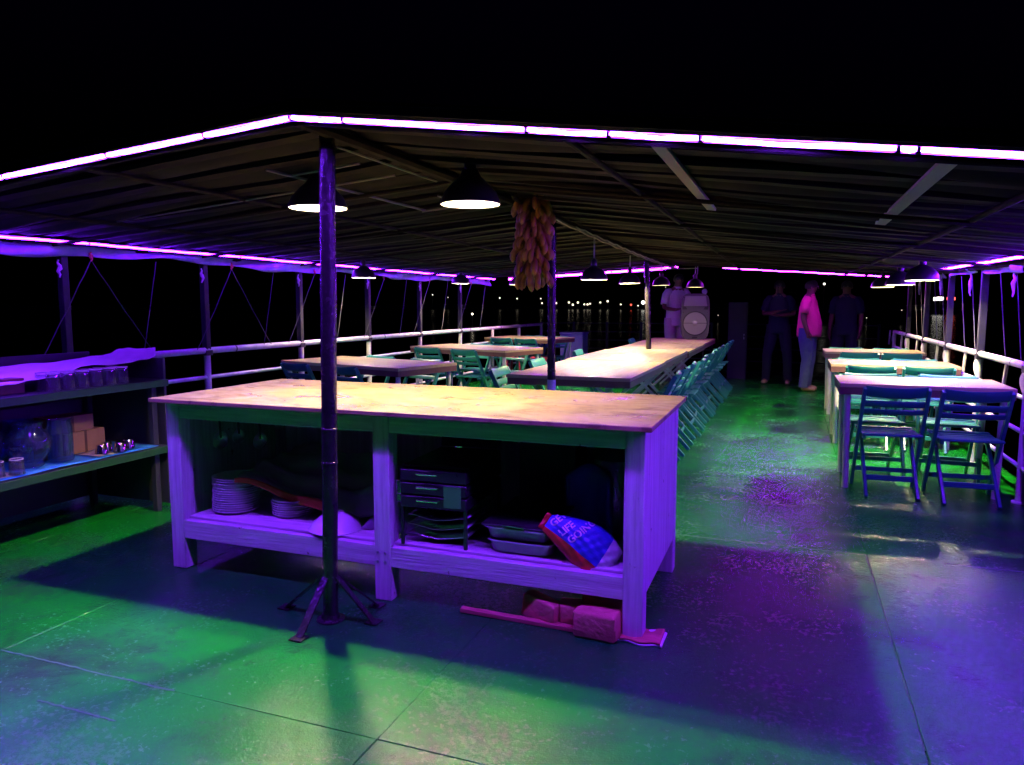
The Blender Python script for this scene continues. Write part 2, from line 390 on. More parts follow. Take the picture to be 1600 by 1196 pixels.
# weld beads along the seams
wb = []
for k, (a, c) in enumerate((((0.45, 2.5), (0.45, 4.45)), ((-2.95, 1.95), (-2.05, 1.95)), ((-2.45, 1.73), (-2.08, 1.73)), ((-0.9, 4.45), (1.2, 4.45)))):
    n = 26; pts = [(a[0] + (c[0] - a[0]) * i / n + random.uniform(-.002, .002), a[1] + (c[1] - a[1]) * i / n + random.uniform(-.002, .002), -0.002 + random.uniform(-.001, .001)) for i in range(n + 1)]
    MB().tube(pts, 0.0055, 6).obj('weld_bead', M['bead'], deck)

# ------------------------------------------------------------------ roof
RIDGE_X, RIDGE_Z, Y0, Y1 = -1.80, 2.115, 2.42, 12.3
LX, RX = -5.12, 1.58
SL, SR = 0.0834, 0.1305
def roof_z(x, y=2.4):
    f = max(0.0, min(1.0, (y - 4.5) / 7.8))
    return RIDGE_Z - .11 * f - ((SL - .033 * f) * (RIDGE_X - x) if x < RIDGE_X else (SR - .070 * f) * (x - RIDGE_X))
def along(x, ya, yb, dz, n=12): return [(x, ya + (yb - ya) * i / n, roof_z(x, ya + (yb - ya) * i / n) + dz) for i in range(n + 1)]
roof = thing('awning_roof', 'low gabled awning of sagging grey sheets over the whole deck', 'roof', (RIDGE_X, Y0, 0))
off = Vector((RIDGE_X, Y0, 0))
WAVE = 0.34
def roof_part(name, mb, m, **k):
    mb.v = [tuple(Vector(v) - off) for v in mb.v]; return mb.obj(name, m, roof, **k)
nP = 8; pl = (Y1 - Y0) / nP
for side, xa, xb in ((0, LX, RIDGE_X), (1, RIDGE_X, RX)):
    for k in range(nP):
        ya = Y0 + k * pl; yb = ya + pl
        def fn(u, v, ya=ya, yb=yb, xa=xa, xb=xb, k=k):
            y = ya + (yb - ya) * v; x = xa + (xb - xa) * u
            ph = (y - Y0) / WAVE + 0.08 * math.sin(x * 1.7 + 2 * side)
            sag = 0.055 * abs(math.sin(math.pi * ph)) * (0.75 + 0.25 * math.sin(3.1 * x + 5 * math.floor(ph)))
            return (x, y, roof_z(x, y) + 0.062 - sag + 0.008 * math.sin(2.3 * x + y) + (0.002 if k % 2 else 0.0))
        roof_part('roof_sheet', MB().grid(fn, 14, 44), M['roof'], smooth=50, solid=0.003)
def pipe(name, pts, r, m, n=8): return roof_part(name, MB().tube(pts, r, n), m)
pipe('ridge_beam', along(RIDGE_X, Y0 + .01, Y1, -.012), 0.026, M['frame'])
for x in (-3.0, -4.1, -0.75, 0.75):
    pipe('purlin', along(x, Y0 + .01, Y1, -.006), 0.014, M['frame'])
for x in (LX + 0.05, RX - 0.06):
    pipe('eave_beam', along(x, Y0, Y1, -.012), 0.022, M['frame'])
y = Y0 + 0.02
while y < Y1 + 0.1:
    for xa in (LX + 0.06, RX - 0.07):
        pipe('rafter', [(RIDGE_X, y, roof_z(RIDGE_X, y) - 0.02), (xa, y, roof_z(xa, y) - 0.02)], 0.012, M['frame'])
    y += 1.4475
y = Y0 + WAVE
while y < Y1 - .1:
    for xa, xb in ((LX + .06, RIDGE_X - .03), (RIDGE_X + .03, RX - .07)):
        pts_ = [Vector((xa + (xb - xa) * i / 8, y + .012 * math.sin(i * 1.3 + y * 9), roof_z(xa + (xb - xa) * i / 8, y) + .030 + .006 * math.sin(i + y * 5))) for i in range(9)]
        g_ = MB()
        for p, q in zip(pts_[:-1], pts_[1:]): g_.bar(p, q, .085, .022, (0, 1, 0))
        roof_part('sheet_batten', g_, M['frame'], smooth=0)
    y += WAVE
for x in (-0.445, 0.435):
    roof_part('pale_batten', MB().box((x, 3.5, roof_z(x) + 0.008), (0.05, 1.9, 0.014), Euler((0, math.atan(SR), 0)).to_matrix()), M['pale'])
for (x, a, b, r) in ((-2.44, 3.05, 4.75, 0.0075), (-1.93, 2.9, 3.9, 0.005), (-2.12, 4.3, 4.6, .006)):
    pipe('conduit', [(x, a, roof_z(x) - 0.002), (x, b, roof_z(x) - 0.002)], r, M['conduit'])
for k, (xa, xb, yy) in enumerate(((-2.45, -1.95, 4.72), (-2.4, -2.0, 3.2), (-4.0, -2.0, 3.55))):
    pipe('cross_tube', [(xa, yy, roof_z(xa) - 0.012), (xb, yy, roof_z(xb) - 0.012)], 0.006, M['conduit'])
# fascia bar that carries the front light strip
for xa, xb in ((LX, RIDGE_X), (RIDGE_X, RX)):
    roof_part('fascia', MB().bar((xa, Y0 + 0.012, roof_z(xa) + 0.045), (xb, Y0 + 0.012, roof_z(xb) + 0.045), 0.012, 0.045, (0, 1, 0)), M['frame'])

# light strips: each a thing of segments
def led(name, label, runs, w=0.03, d=0.026, out=(0, 1, 0), m='strip'):
    t = thing(name, label, 'light strip', runs[0][0])
    o = Vector(runs[0][0])
    for (a, b) in runs:
        a = Vector(a) - o; b = Vector(b) - o
        side = (0, 0, 1)
        nn = 14; pts_ = [a.lerp(b, i / nn) + Vector((0, 0, (random.uniform(-.0022, .0022) - .004 * math.sin(math.pi * i / nn)) if 0 < i < nn else 0)) for i in range(nn + 1)]
        MB().tube(pts_, w * .58, 8).obj('light_tube', M[m], t, smooth=80)
        up = Vector((0, 0, 1)); out_ = Vector(out)
        ex_ = (b - a).normalized() * .014
        MB().bar(a + up * (w / 2 + .003) - ex_, b + up * (w / 2 + .003) + ex_, .005, d + .02, side).obj('light_block_top', M['dark'], t, smooth=0)  # added dark bar that keeps the tube's light off the roof
        MB().bar(a + out_ * (d / 2 + .004) - ex_, b + out_ * (d / 2 + .004) + ex_, w + .012, .006, side).obj('light_block_back', M['dark'], t, smooth=0)  # added dark bar that blocks light thrown behind the tube
        e = (b - a).normalized() * 0.008
        MB().bar(b - e * .1, b + e, w * 1.15, d * 1.3, side).obj('end_cap', M['dark'], t, smooth=0)
    return t
def front_at(px, py): return on_y(px, py, Y0 - 0.025)
peak = front_at(455, 184)
left_px = [-720, -520, -330, -150, 6, 168, 320, 455]; runs = []
def lerp_front(a, b, px): f = (px - a[0]) / (b[0] - a[0]); return front_at(px, a[1] + (b[1] - a[1]) * f)
A, B = (0, 277.5), (455, 184)
xs = [LX + 0.1] + [lerp_front(A, B, p).x for p in (6, 168, 320)] + [peak.x]
sl = (peak.z - lerp_front(A, B, 0).z) / (peak.x - lerp_front(A, B, 0).x)
runs = [((a, Y0 - .025, peak.z + sl * (a - peak.x)), (b - 0.012, Y0 - .025, peak.z + sl * (b - 0.012 - peak.x))) for a, b in zip(xs[:-1], xs[1:])]
Bq = front_at(1600, 242.5); sr = (Bq.z - peak.z) / (Bq.x - peak.x)
xr = [peak.x + 0.004] + [front_at(p, 184 + (242.5 - 184) * (p - 455) / 1145).x for p in (538, 825, 954, 1098, 1408, 1440)] + [RX - 0.12]
runs += [((a, Y0 - .025, peak.z + sr * (a - peak.x)), (b - 0.012, Y0 - .025, peak.z + sr * (b - 0.012 - peak.x))) for a, b in zip(xr[:-1], xr[1:])]
led('front_light_strip', 'violet light strip bent over the gable along the front roof edge', runs, 0.0100, 0.0100)
xl = -4.94
led('side_light_strip', 'violet light strip under the eave above the bottle shelf side rail', [((xl, 2.5 + k * 1.63, roof_z(xl, 2.5 + k * 1.63)), (xl, 2.5 + (k + 1) * 1.63 - .012, roof_z(xl, 2.5 + k * 1.63 + 1.618))) for k in range(6)], 0.013, .013, (-1, 0, 0), 'strip_side')
xq = 1.44
led('side_light_strip', 'violet light strip under the eave above the three short tables by the rail', [((xq, 2.5 + k * 1.6, roof_z(xq, 2.5 + k * 1.6) + .006), (xq, 2.5 + (k + 1) * 1.6 - .012, roof_z(xq, 2.5 + k * 1.6 + 1.588) + .006)) for k in range(4)], 0.013, .013, (1, 0, 0), 'strip_right')
yb = Y1 - 0.03; bl = on_y(795, 436.5, yb); bp_ = on_y(1062, 418, yb); br = on_y(1400, 432, yb); b1 = on_y(1130, 418, yb)
bruns = [(bl.lerp(bp_, a), bl.lerp(bp_, b)) for a, b in ((0.0, .3), (.305, .62), (.625, .99))] + [(b1.lerp(br, a), b1.lerp(br, b)) for a, b in ((0, .48), (.485, .83), (.85, 1.0))]
led('back_light_strip', 'violet light strip along the far roof edge behind the people', bruns, 0.028, .02, (0, 1, 0), 'strip_back')

# cables under the ridge
def sag_path(p0, p1, n, s): 
    p0 = Vector(p0); p1 = Vector(p1)
    return [p0.lerp(p1, i / n) - Vector((0, 0, s * 4 * (i / n) * (1 - i / n) + 0.006 * math.sin(i * 2.1))) for i in range(n + 1)]
tag(MB().tube(sag_path((-1.72, 4.6, 2.09), (-1.70, 12.2, 1.97), 40, 0.05), 0.012, 6).obj('ridge_cable', M['cable']), 'black cable bundle sagging below the roof ridge', 'cable')
tag(MB().tube(sag_path((-1.66, 5.9, 2.03), (-1.70, 11.6, 1.97), 40, 0.02), 0.006, 6).obj('conduit_wire', M['conduit']), 'thin pale wire run below the ridge past the long table lamps', 'wire')
t = thing('cable_bracket', 'pale bent metal bracket hung under the ridge above the loudspeaker', 'bracket', (-1.7, 12.1, 1.94))
MB().tube([(-.55, 0, .03), (.3, 0, .03)], .008, 6).obj('bar', M['conduit'], t); MB().tube([(-.55, 0, .03), (-.55, 0, -.1)], .006, 6).obj('hook', M['conduit'], t); MB().tube([(.3, 0, .06), (.3, 0, -.06), (.22, 0, -.09)], .007, 6).obj('hook', M['conduit'], t)

# ------------------------------------------------------------------ centre poles
def centre_pole(name, label, base, top, r, braces=(), white_base=0.0):
    t = thing(name, label, 'pole', base)
    b = Vector(base); d = Vector(top) - b
    n = 14
    MB().tube([d * (i / n) + Vector((random.uniform(-.0012, .0012), random.uniform(-.0012, .0012), 0)) for i in range(n + 1)], r, 20).obj('shaft', M['blackpole'], t)
    MB().lathe([(r * 1.9, 0), (r * 1.9, .006), (r * 1.25, .012), (r * 1.1, .03)], 20).obj('base_flange', M['blackpole'], t)
    for f in (0.34, 0.41):
        p = d * f; MB().lathe([(r * 1.01, -.006), (r * 1.07, -.004), (r * 1.07, .004), (r * 1.01, .006)], 20, p).obj('collar', M['blackpole'], t)
    for q in braces:
        q = Vector(q) - b; a = q.normalized() * r * 0.8 + Vector((0, 0, 0.205))
        MB().bar(a, q + Vector((0, 0, 0.004)), 0.034, 0.008, q.cross(Vector((0, 0, 1)))).obj('brace', M['blackpole'], t)
        MB().box(q + Vector((0, 0, .004)), (.06, .06, .006)).obj('foot_plate', M['blackpole'], t)
    if white_base:
        MB().cyl((0, 0, 0.02), (0, 0, white_base), r * 1.06, n=20).obj('painted_foot', M['rail'], t)
    return t
pb = on_z(517, 968); ptop = on_z(511, 208, 2.105)
centre_pole('roof_pole', 'black glossy roof pole with splayed foot braces before the white counter', pb, ptop, 0.0335, [on_z(448, 950), on_z(467, 999), on_z(584, 973), pb + Vector((0.12, 0.2, 0))])
p2 = on_x(877, 592, -1.80); centre_pole('roof_pole', 'black roof pole with white painted foot beside the hanging bananas', (p2.x, 5.70, 0), (-1.81, 5.72, roof_z(-1.8, 5.7)), 0.033, white_base=0.79)
p3 = on_z(1018, 545, .815); centre_pole('roof_pole', 'black roof pole standing through the middle of the long table', (p3.x, p3.y, 0), (-1.8, p3.y, roof_z(-1.8, p3.y)), 0.035)

# ------------------------------------------------------------------ pendant lamps
def pendant(loc, top, label, deep=False, dome=False, group=None, rad=0.15, bulb='bulb'):
    t = thing('pendant_lamp', label, 'lamp', loc, 0, group)
    r = rad
    prof = [(r, 0), (r * .985, .012), (r * .86, .055), (r * .62, .095), (r * .40, .125), (r * .30, .15), (r * .27, .165), (.01, .168)] if not dome else [(r, 0), (r * .985, .012), (r * .93, .04), (r * .80, .075), (r * .58, .105), (r * .30, .125), (r * .2, .132), (.01, .134)]
    zt = prof[-1][1]
    inner = [(max(a - .004, .02), b - .003) for a, b in reversed(prof)]
    MB().lathe(prof, 28, cap=False).obj('shade', M['shade'], t, smooth=60)
    MB().lathe(inner, 28, cap=False).obj('shade_lining', M['shade_in'], t, smooth=60)
    MB().lathe([(.026, zt - .005), (.03, zt + .01), (.03, zt + .055), (.018, zt + .07), (.008, zt + .078)], 16).obj('lamp_holder', M['shade'], t)
    zb = (.055 if deep else .040) if dome else .093
    MB().lathe([(0, zb), (.020, zb + .004), (.034, zb + .014), (.040, zb + .026), (.034, zb + .038), (.020, zb + .048), (0, zb + .050)], 20).obj('bulb', M[bulb], t, smooth=80)
    h = top - loc[2]
    MB().cyl((0, 0, zt + .07), (0, 0, max(h, zt + .09)), 0.0045 if not dome else 0.008, n=8).obj('cord', M['conduit'] if dome else M['cable'], t)
    return t
for q, lab in ((on_z(497, 325, 1.9), 'black pendant lamp half hidden by the front roof pole'), (on_z(735, 319, 1.9), 'black pendant lamp hanging between the front pole and the bananas')):
    pendant(q, roof_z(q.x) + .0, lab, rad=0.152)
def lamp_at(px, py, y, label, **k):
    q = on_y(px, py, y); pendant(q, roof_z(q.x, q.y) - .0, label, dome=True, rad=0.138, **k)
lamp_at(568, 434, 7.4, 'small domed lamp over the first rail side table on the shelf side', bulb='bulb_dim')
lamp_at(720, 443, 10.0, 'small domed lamp over the second rail side table on the shelf side', bulb='bulb_dim')
lamp_at(808, 445, 11.8, 'small domed lamp glimpsed below the hanging bananas', bulb='bulb_dim')
lamp_at(928, 437, 7.3, 'black domed lamp with its bulb hidden above the near long table', deep=True, bulb='bulb_long')
lamp_at(984, 443, 9.6, 'lit domed lamp on a pale stem above the middle of the long table', bulb='bulb_long')
lamp_at(1033, 446, 11.4, 'dark domed lamp on a pale stem in front of the man in white', deep=True, bulb='bulb_weak')
lamp_at(1086, 449, 11.9, 'domed lamp hanging before the chest of the man in white', deep=True, bulb='bulb_weak')
lamp_at(1440, 438, 7.3, 'dark domed lamp over the first of the three short tables', deep=True, bulb='bulb_near')
lamp_at(1406, 445, 8.4, 'lit domed lamp over the second of the three short tables', bulb='bulb_dim')
lamp_at(1379, 449, 10.5, 'lit domed lamp over the last of the three short tables', bulb='bulb_dim')

# ------------------------------------------------------------------ rails, eave posts, ropes, valances
def rail(name, label, x, ys, zs, r, gusset=None, z_top=0.97):
    t = thing(name, label, 'railing', (x, ys[0], 0))
    L = ys[-1] - ys[0]; o = ys[0]
    MB().tube([(0, 0, z_top), (0, L, z_top)], r, 12).obj('top_rail', M['rail'], t)
    for z in zs: MB().tube([(0, 0, z), (0, L, z)], r * .62, 10).obj('lower_rail', M['rail'], t)
    for y in ys:
        MB().tube([(0, y - o, 0), (0, y - o, z_top + .02)], r * 1.02, 12).obj('post', M['rail'], t)
        MB().lathe([(r * 1.08, -.008), (r * 1.1, 0), (r * 1.08, .008)], 12, (0, y - o + .37, z_top), Euler((math.pi / 2, 0, 0)).to_matrix(), cap=False).obj('tie_band', M['dark'], t)
        MB().lathe([(r * 1.9, 0), (r * 1.9, .01), (r, .014)], 12, (0, y - o, 0)).obj('post_foot', M['rail'], t)
        if gusset:
            n = 10; out = [(gusset * 0.01, y - o + .03, z_top - .02)] + [(gusset * .01, y - o + .03 + .09 * math.sin(math.pi * k / n), z_top - .03 - .16 * (k / n)) for k in range(n + 1)]
            MB().prism(out, (gusset * .012, 0, 0)).obj('gusset_plate', M['rail'], t)
            MB().tube([(0, y - o + .55, z_top), (0, y - o + .62, zs[0])], r * .5, 8).obj('brace', M['rail'], t)
    return t
LYS = [4.02 + 1.42 * k for k in range(9)]
rail('side_rail', 'white pipe railing running behind the tables on the shelf side', -5.1, LYS, (.72, .48, .24), 0.030, 0)
RYS = [4.62 + 1.42 * k for k in range(7)]
rail('side_rail', 'white pipe railing with rounded gussets beside the three short tables', 1.57, RYS, (.74, .5, .25), 0.027, -1)
t = thing('back_rail', 'dark wire and post railing across the far end of the deck', 'railing', (-5.1, 15.4, 0))
for z in (1.0, .82, .64, .46, .28): MB().tube([(0, 0, z), (3.6, .3, z)], .012, 8).obj('rail_bar', M['post'], t)
for k in range(6): MB().tube([(.72 * k, .06 * k, 0), (.72 * k, .06 * k, 1.03)], .028, 10).obj('post', M['post'], t)
t = thing('back_rail', 'dark post railing behind the man in pink at the far end', 'railing', (-0.9, 15.7, 0))
for z in (1.0, .75, .5, .25): MB().tube([(0, 0, z), (2.5, -.2, z)], .012, 8).obj('rail_bar', M['post'], t)
for k in range(4): MB().tube([(.83 * k, -.066 * k, 0), (.83 * k, -.066 * k, 1.03)], .025, 10).obj('post', M['post'], t)

def eave_post(x, y, label, group):
    t = thing('eave_post', label, 'post', (x, y, 0), 0, group)
    MB().box((0, 0, (roof_z(x, y) - .02) / 2 + .48), (.055, .055, roof_z(x, y) - .02 - .96)).obj('upper_post', M['post'], t, bev=.004)
    MB().box((0, 0, 0.95), (.07, .085, .05)).obj('clamp', M['post'], t, bev=.004)
for k, y in enumerate(LYS[:6]): eave_post(-5.1, y, f'dark square eave post, {ORD[k]} from the shelf unit along the plain rail', 'eave posts on the shelf side')
for k, y in enumerate(RYS[:6]): eave_post(1.57, y, f'dark square eave post on the gusseted rail, {ORD[5 - k]} from its far end', 'eave posts by the short tables')

def valance(x, ya, yb, label, h, inward):
    def fn(u, v):
        y = ya + (yb - ya) * u
        hh = h * (0.85 + 0.25 * math.sin(y * 2.2) + .12 * math.sin(y * 7.3))
        return (x + inward * (0.02 * math.sin(y * 5 + 3 * v) + .012 * math.sin(y * 17)), y, roof_z(x, y) - 0.012 - v * hh)
    tag(MB().grid(fn, int((yb - ya) * 18), 5).obj('rolled_tarpaulin', M['tarp'], solid=.006), label, 'tarpaulin')
valance(-5.03, 2.6, 12.25, 'blue violet tarpaulin rolled up under the eave on the shelf side', .085, 1)
for k in range(4): valance(1.53, 4.75 + 1.42 * k, 5.9 + 1.42 * k, 'short violet tarpaulin fringe under the eave, between two posts by the short tables', .06, -1)
for o in [o for o in COL.objects if o.name.startswith('rolled_tarpaulin') and 'short violet' in o.get('label', '')]: o['group'] = 'tarpaulin fringes by the short tables'

def rope(p0, p1, label, group, r=.0036):
    tag(MB().tube(sag_path(p0, p1, 8, .01), r, 6).obj('tie_rope', M['rope']), label, 'rope', group)
def tie(p, label, group, m='tie', L=.09):
    tag(MB().tube([Vector(p) + Vector((random.uniform(-.006, .006), random.uniform(-.008, .008), -L * i / 6)) for i in range(7)], [.006, .007, .012, .016, .012, .008, .005], 8).obj('tie_end', M[m]), label, 'tie', group)
for k in range(6):
    y = LYS[k] + .18 + .1 * (k % 2)
    zt = roof_z(-5.0, y) - .11
    rope((-5.02, y, zt), (-5.08, y - .42, .98), 'slack rope from the rolled tarpaulin slanting down to the shelf side rail', 'slanting ropes on the shelf side')
    if k < 2: rope((-5.02, y, zt), (-5.08, y + .62, .98), 'long rope from the rolled tarpaulin slanting away to the shelf side rail', 'long slanting ropes on the shelf side')
    rope((-5.02, y + .62, zt + .02), (-5.08, y + .5, .98), 'nearly upright rope between rolled tarpaulin and shelf side rail', 'upright ropes on the shelf side')
    tie((-5.02, y, zt + .06), 'red knotted tie under the rolled tarpaulin on the shelf side', 'red ties on the shelf side', 'tie_red', .07)
    tie((-5.06, LYS[k] - .06, roof_z(-5, LYS[k]) - .12), 'pale cloth tie hanging beside an eave post on the shelf side', 'pale ties on the shelf side', 'tie', .13)
for k in range(5):
    y = RYS[k]
    if k:
        rope((1.53, y + .3, roof_z(1.53, y) - .06), (1.57, y + .2, 1.0), 'thin rope hanging to the rail beside the short tables', 'ropes by the short tables', .004)
        rope((1.53, y + .75, roof_z(1.53, y) - .06), (1.57, y + .62, 1.0), 'thin rope hanging to the rail beside the short tables', 'ropes by the short tables', .004)
        tie((1.53, y + .35, roof_z(1.53, y) - .05), 'violet lit cloth tie hanging under the eave by the short tables', 'ties by the short tables', 'tie', .2)

# ------------------------------------------------------------------ counter
CT = 0.92
ctr = thing('serving_counter', 'white painted wooden counter with worn plywood top and open shelf', 'counter', (-1.78, 2.94, 0))
co = Vector((-1.78, 2.94, 0))
def cpart(name, c, d, m='white', bev=.003, rot=None):
    return MB().box((0, 0, 0), d, rot).obj(name, M[m], ctr, bev=bev, loc=Vector(c) - co)
top = cpart('plywood_top', (-1.785, 3.395, CT - .011), (2.59, 1.07, .022), 'ply', .004)
LEGW = .086; YF, YBk = 2.94 + LEGW / 2, 3.83
for x in (-3.005, -1.76, -.57):
    cpart('leg', (x, YF, (CT - .024) / 2), (LEGW, LEGW, CT - .024), bev=.005)
for x in (-3.005, -.57):
    cpart('leg', (x, YBk, (CT - .024) / 2), (LEGW, LEGW, CT - .024), bev=.005)
for xa, xb in ((-3.005, -1.76), (-1.76, -.57)):
    cx_ = (xa + xb) / 2; w = xb - xa - LEGW + .004
    cpart('apron', (cx_, YF - .012, CT - .068), (w, .05, .086), 'white_h')
    cpart('shelf_beam', (cx_, YF - .016, .216), (w, .046, .098), 'white_h')
    cpart('shelf_board', (cx_, 3.40, .272), (w - .004, .84, .014), 'white_h')
    cpart('back_panel', (cx_, YBk - .02, .58), (w + .04, .018, .60))
cpart('end_panel', (-.536, (YF + YBk) / 2, .535), (.012, YBk - YF - LEGW + .004, .72))
cpart('end_panel', (-3.038, (YF + YBk) / 2, .535), (.012, YBk - YF - LEGW + .004, .72))
cpart('back_apron', (-1.78, YBk + .01, CT - .068), (2.36, .04, .086))
for x in (-1.785, -1.745):
    for z in (.19, .235): MB().lathe([(0, 0), (.007, .0), (.006, .003), (0, .004)], 8, (0, 0, 0), Euler((math.pi / 2, 0, 0)).to_matrix()).obj('bolt_head', M['steel'], ctr, loc=Vector((x, 2.9395, z)) - co)
SH = 0.279   # shelf surface

def plates(loc, n, r, label):
    t = thing('plate_stack', label, 'plates', loc)
    me = MB().lathe([(0, .004), (r * .62, .004), (r * .66, 0), (r * .72, 0), (r * .98, .016), (r, .019), (r * .98, .021), (r * .7, .008), (0, .008)], 28).mesh('plate', M['plate'])
    for k in range(n): put('plate', me, t, loc=(random.uniform(-.004, .004), random.uniform(-.004, .004), .0125 * k))
plates((-2.80, 3.16, SH), 15, .125, 'tall stack of white plates beside the counter leg')
plates((-2.46, 3.20, SH), 7, .11, 'short stack of white plates under the orange cloth edge')
t = thing('serving_bowl', 'white bowl lying on its rim on the counter shelf', 'bowl', (-2.10, 3.07, SH))
MB().lathe([(.13, .004), (.135, .0), (.128, .006), (.115, .035), (.07, .07), (.045, .078), (.04, .085), (0, .085)], 28).obj('bowl_body', M['plate'], t)
MB().lathe([(.132, -.0), (.139, .004), (.132, .008), (.126, .004)], 28, closed=True).obj('bowl_rim', M['plate'], t)
def drape(u, v):
    x = -2.72 + 1.0 * u; y = 3.07 + .5 * v + .10 * math.sin(u * 2.8) * (1 - v)
    z = SH + .20 - .165 * min(1, u * 1.55) * (1 - .75 * v) + .10 * v + .018 * math.sin(u * 17 + v * 5) + .014 * math.sin(v * 19 + u * 6) + .09 * math.exp(-((u - .8) ** 2 + (v - .25) ** 2) * 20)
    return (x, y, max(z, SH + .006))
t = thing('plastic_sheet', 'crumpled grey plastic sheet with orange hem piled on the counter shelf', 'plastic sheet', (-2.2, 3.4, SH)); o = Vector((-2.2, 3.4, SH))
MB().grid(lambda u, v: tuple(Vector(drape(u, v)) - o), 40, 24).obj('sheet_body', M['plastic_bag'], t, smooth=70, solid=.003)
def hem(u, v):
    p = Vector(drape(u * .64, 0)) - o; return tuple(p + Vector((0.0, -.012 - .012 * math.sin(u * 12), .008 - .05 * v * (0.5 + .9 * u))))
MB().grid(hem, 30, 3).obj('orange_hem', M['orange'], t, smooth=70, solid=.004)
tag(MB().grid(lambda u, v: (-1.98 + .34 * u, 3.10 + .24 * v, SH + .004 + .13 * math.sin(math.pi * min(1, max(0, u))) ** .7 * math.sin(math.pi * v) ** .6 * (1 + .15 * math.sin(9 * u + 7 * v))), 18, 14).obj('plastic_bundle', M['plastic_bag'], smooth=70, solid=.003), 'small rumpled clear plastic bundle behind the counter middle leg', 'bundle')
for k, (x, r, L) in enumerate(((-2.86, .05, .17), (-2.78, .04, .15), (-2.68, .045, .18))):
    t = thing('hanging_ladle', 'dark steel ladle hanging inside the counter above the plates', 'ladle', (x, 3.12 + .05 * k, .85), 0, 'ladles hanging inside the counter')
    MB().tube([(0, 0, .01), (0, 0, -L * .5), (0, .005, -L)], .006, 8).obj('handle', M['darkmetal'], t)
    MB().lathe([(.0, -r), (r * .5, -r * .87), (r * .87, -r * .5), (r, 0), (r * .95, 0), (r * .8, -r * .45), (r * .45, -r * .8), (0, -r * .93)], 16, (0, .0, -L - .01), Euler((R(70), 0, 0)).to_matrix()).obj('bowl', M['steel'], t)
    MB().tube([(0, 0, .01), (0, .012, .025), (0, .02, .01), (0, .02, 0)], .005, 6).obj('hook', M['darkmetal'], t)

# chafing dish stack
t = thing('tray_stack', 'stack of dark metal drawers with bright handles on the counter shelf', 'tray stack', (-1.52, 3.22, SH), R(3))
for k in range(3):
    z = .21 + .062 * k
    MB().box((0, .0, z), (.33, .50, .056)).obj('drawer', M['darkmetal'], t, bev=.006)
    hd = MB().tube([(-.075, -.250, z + .012), (-.07, -.272, z + .012), (.03, -.272, z + .012), (.035, -.250, z + .012)], .006, 8).obj('handle', M['chrome'], t)
MB().box((.098, -.2525, .245), (.085, .004, .10)).obj('label_plate', M['greenlabel'], t)
for x in (-.16, .155):
    for y in (-.235, .24): MB().box((x, y, .09), (.014, .014, .182)).obj('leg', M['darkmetal'], t)
for k in range(3):
    z = .035 + .045 * k
    MB().grid(lambda u, v, z=z: (-.15 + .30 * u, -.20 + .4 * v, z + .016 * math.cos(math.pi * 2 * u) * .6), 14, 2).obj('tray', M['steel'], t, solid=.004)
MB().box((-.178, -.235, .275), (.022, .012, .06)).obj('hinge', M['chrome'], t, bev=.003); MB().box((-.178, -.235, .222), (.022, .012, .04)).obj('hinge', M['chrome'], t, bev=.003)
MB().prism([(-.165, -.22, .365), (.165, -.22, .365), (.165, .24, .365), (-.165, .24, .365)], (0, 0, .012)).obj('lid', M['darkmetal'], t, bev=.004)
MB().prism([(-.165, .243, .38), (.165, .243, .38), (.165, .255, .52), (-.165, .255, .52)], (0, .012, 0)).obj('raised_flap', M['darkmetal'], t)
# roasting pans
def pan(loc, w, d, h, label, lid=False, rx=0, rz=0):
    t = thing('baking_pan', label, 'pan', loc, rz); t.rotation_euler = (rx, 0, rz)
    def fn(u, v):
        prof = [(.0, .0), (.88, 0), (.93, .01), (1.0, h), (1.06, h + .002), (1.06, h - .002), (1.01, h - .006)]
        k = prof[int(round(v * 6))]
        a = 2 * math.pi * u; e = .28
        cx2 = math.copysign(abs(math.cos(a)) ** e, math.cos(a)); sy2 = math.copysign(abs(math.sin(a)) ** e, math.sin(a))
        return (w / 2 * k[0] * cx2, d / 2 * k[0] * sy2, k[1])
    MB().grid(fn, 40, 6, wrap=True).obj('pan_body', M['pan'], t, smooth=50)
    if lid:
        MB().box((0, 0, h + .008), (w * 1.02, d * 1.02, .012)).obj('pan_lid', M['darkmetal'], t, bev=.004)
        MB().tube([(-.05, -d * .49, h + .01), (-.05, -d * .53, h + .018), (.05, -d * .53, h + .018), (.05, -d * .49, h + .01)], .006, 8).obj('handle', M['chrome'], t)
pan((-1.10, 3.20, SH), .31, .40, .062, 'lower shiny baking pan flat on the counter shelf')
pan((-1.11, 3.21, SH + .07), .32, .40, .062, 'upper lidded baking pan tilted on the other pan', True, R(4), R(-3))
# urn
t = thing('steel_urn', 'tall steel drinks urn in the back corner of the counter shelf', 'urn', (-.78, 3.52, SH))
MB().lathe([(.10, 0), (.105, .01), (.105, .36), (.10, .37), (0, .37)], 28).obj('urn_body', M['steel'], t)
MB().lathe([(.108, .37), (.108, .40), (.09, .43), (.03, .445), (0, .447)], 28).obj('urn_lid', M['dark'], t)
MB().tube([(-.04, -.06, .435), (-.03, -.06, .475), (.03, -.06, .475), (.04, -.06, .435)], .008, 8).obj('handle', M['chrome'], t)
tag(MB().grid(lambda u, v: (-.98 + .22 * u, 3.34 + .05 * math.sin(3 * u), SH + v * (.30 + .06 * math.sin(math.pi * u)) + .0), 10, 8).obj('folded_bag', M['bagblue'], smooth=60, solid=.03), 'dark blue folded bag standing behind the printed bag', 'bag')
t = thing('dark_box', 'dark box on the counter shelf behind the pans', 'box', (-1.13, 3.62, SH))
MB().box((0, 0, .2), (.30, .22, .40)).obj('box_body', M['darkboard'], t, bev=.004); MB().box((0, 0, .405), (.305, .225, .014)).obj('box_lid', M['darkboard'], t, bev=.003)

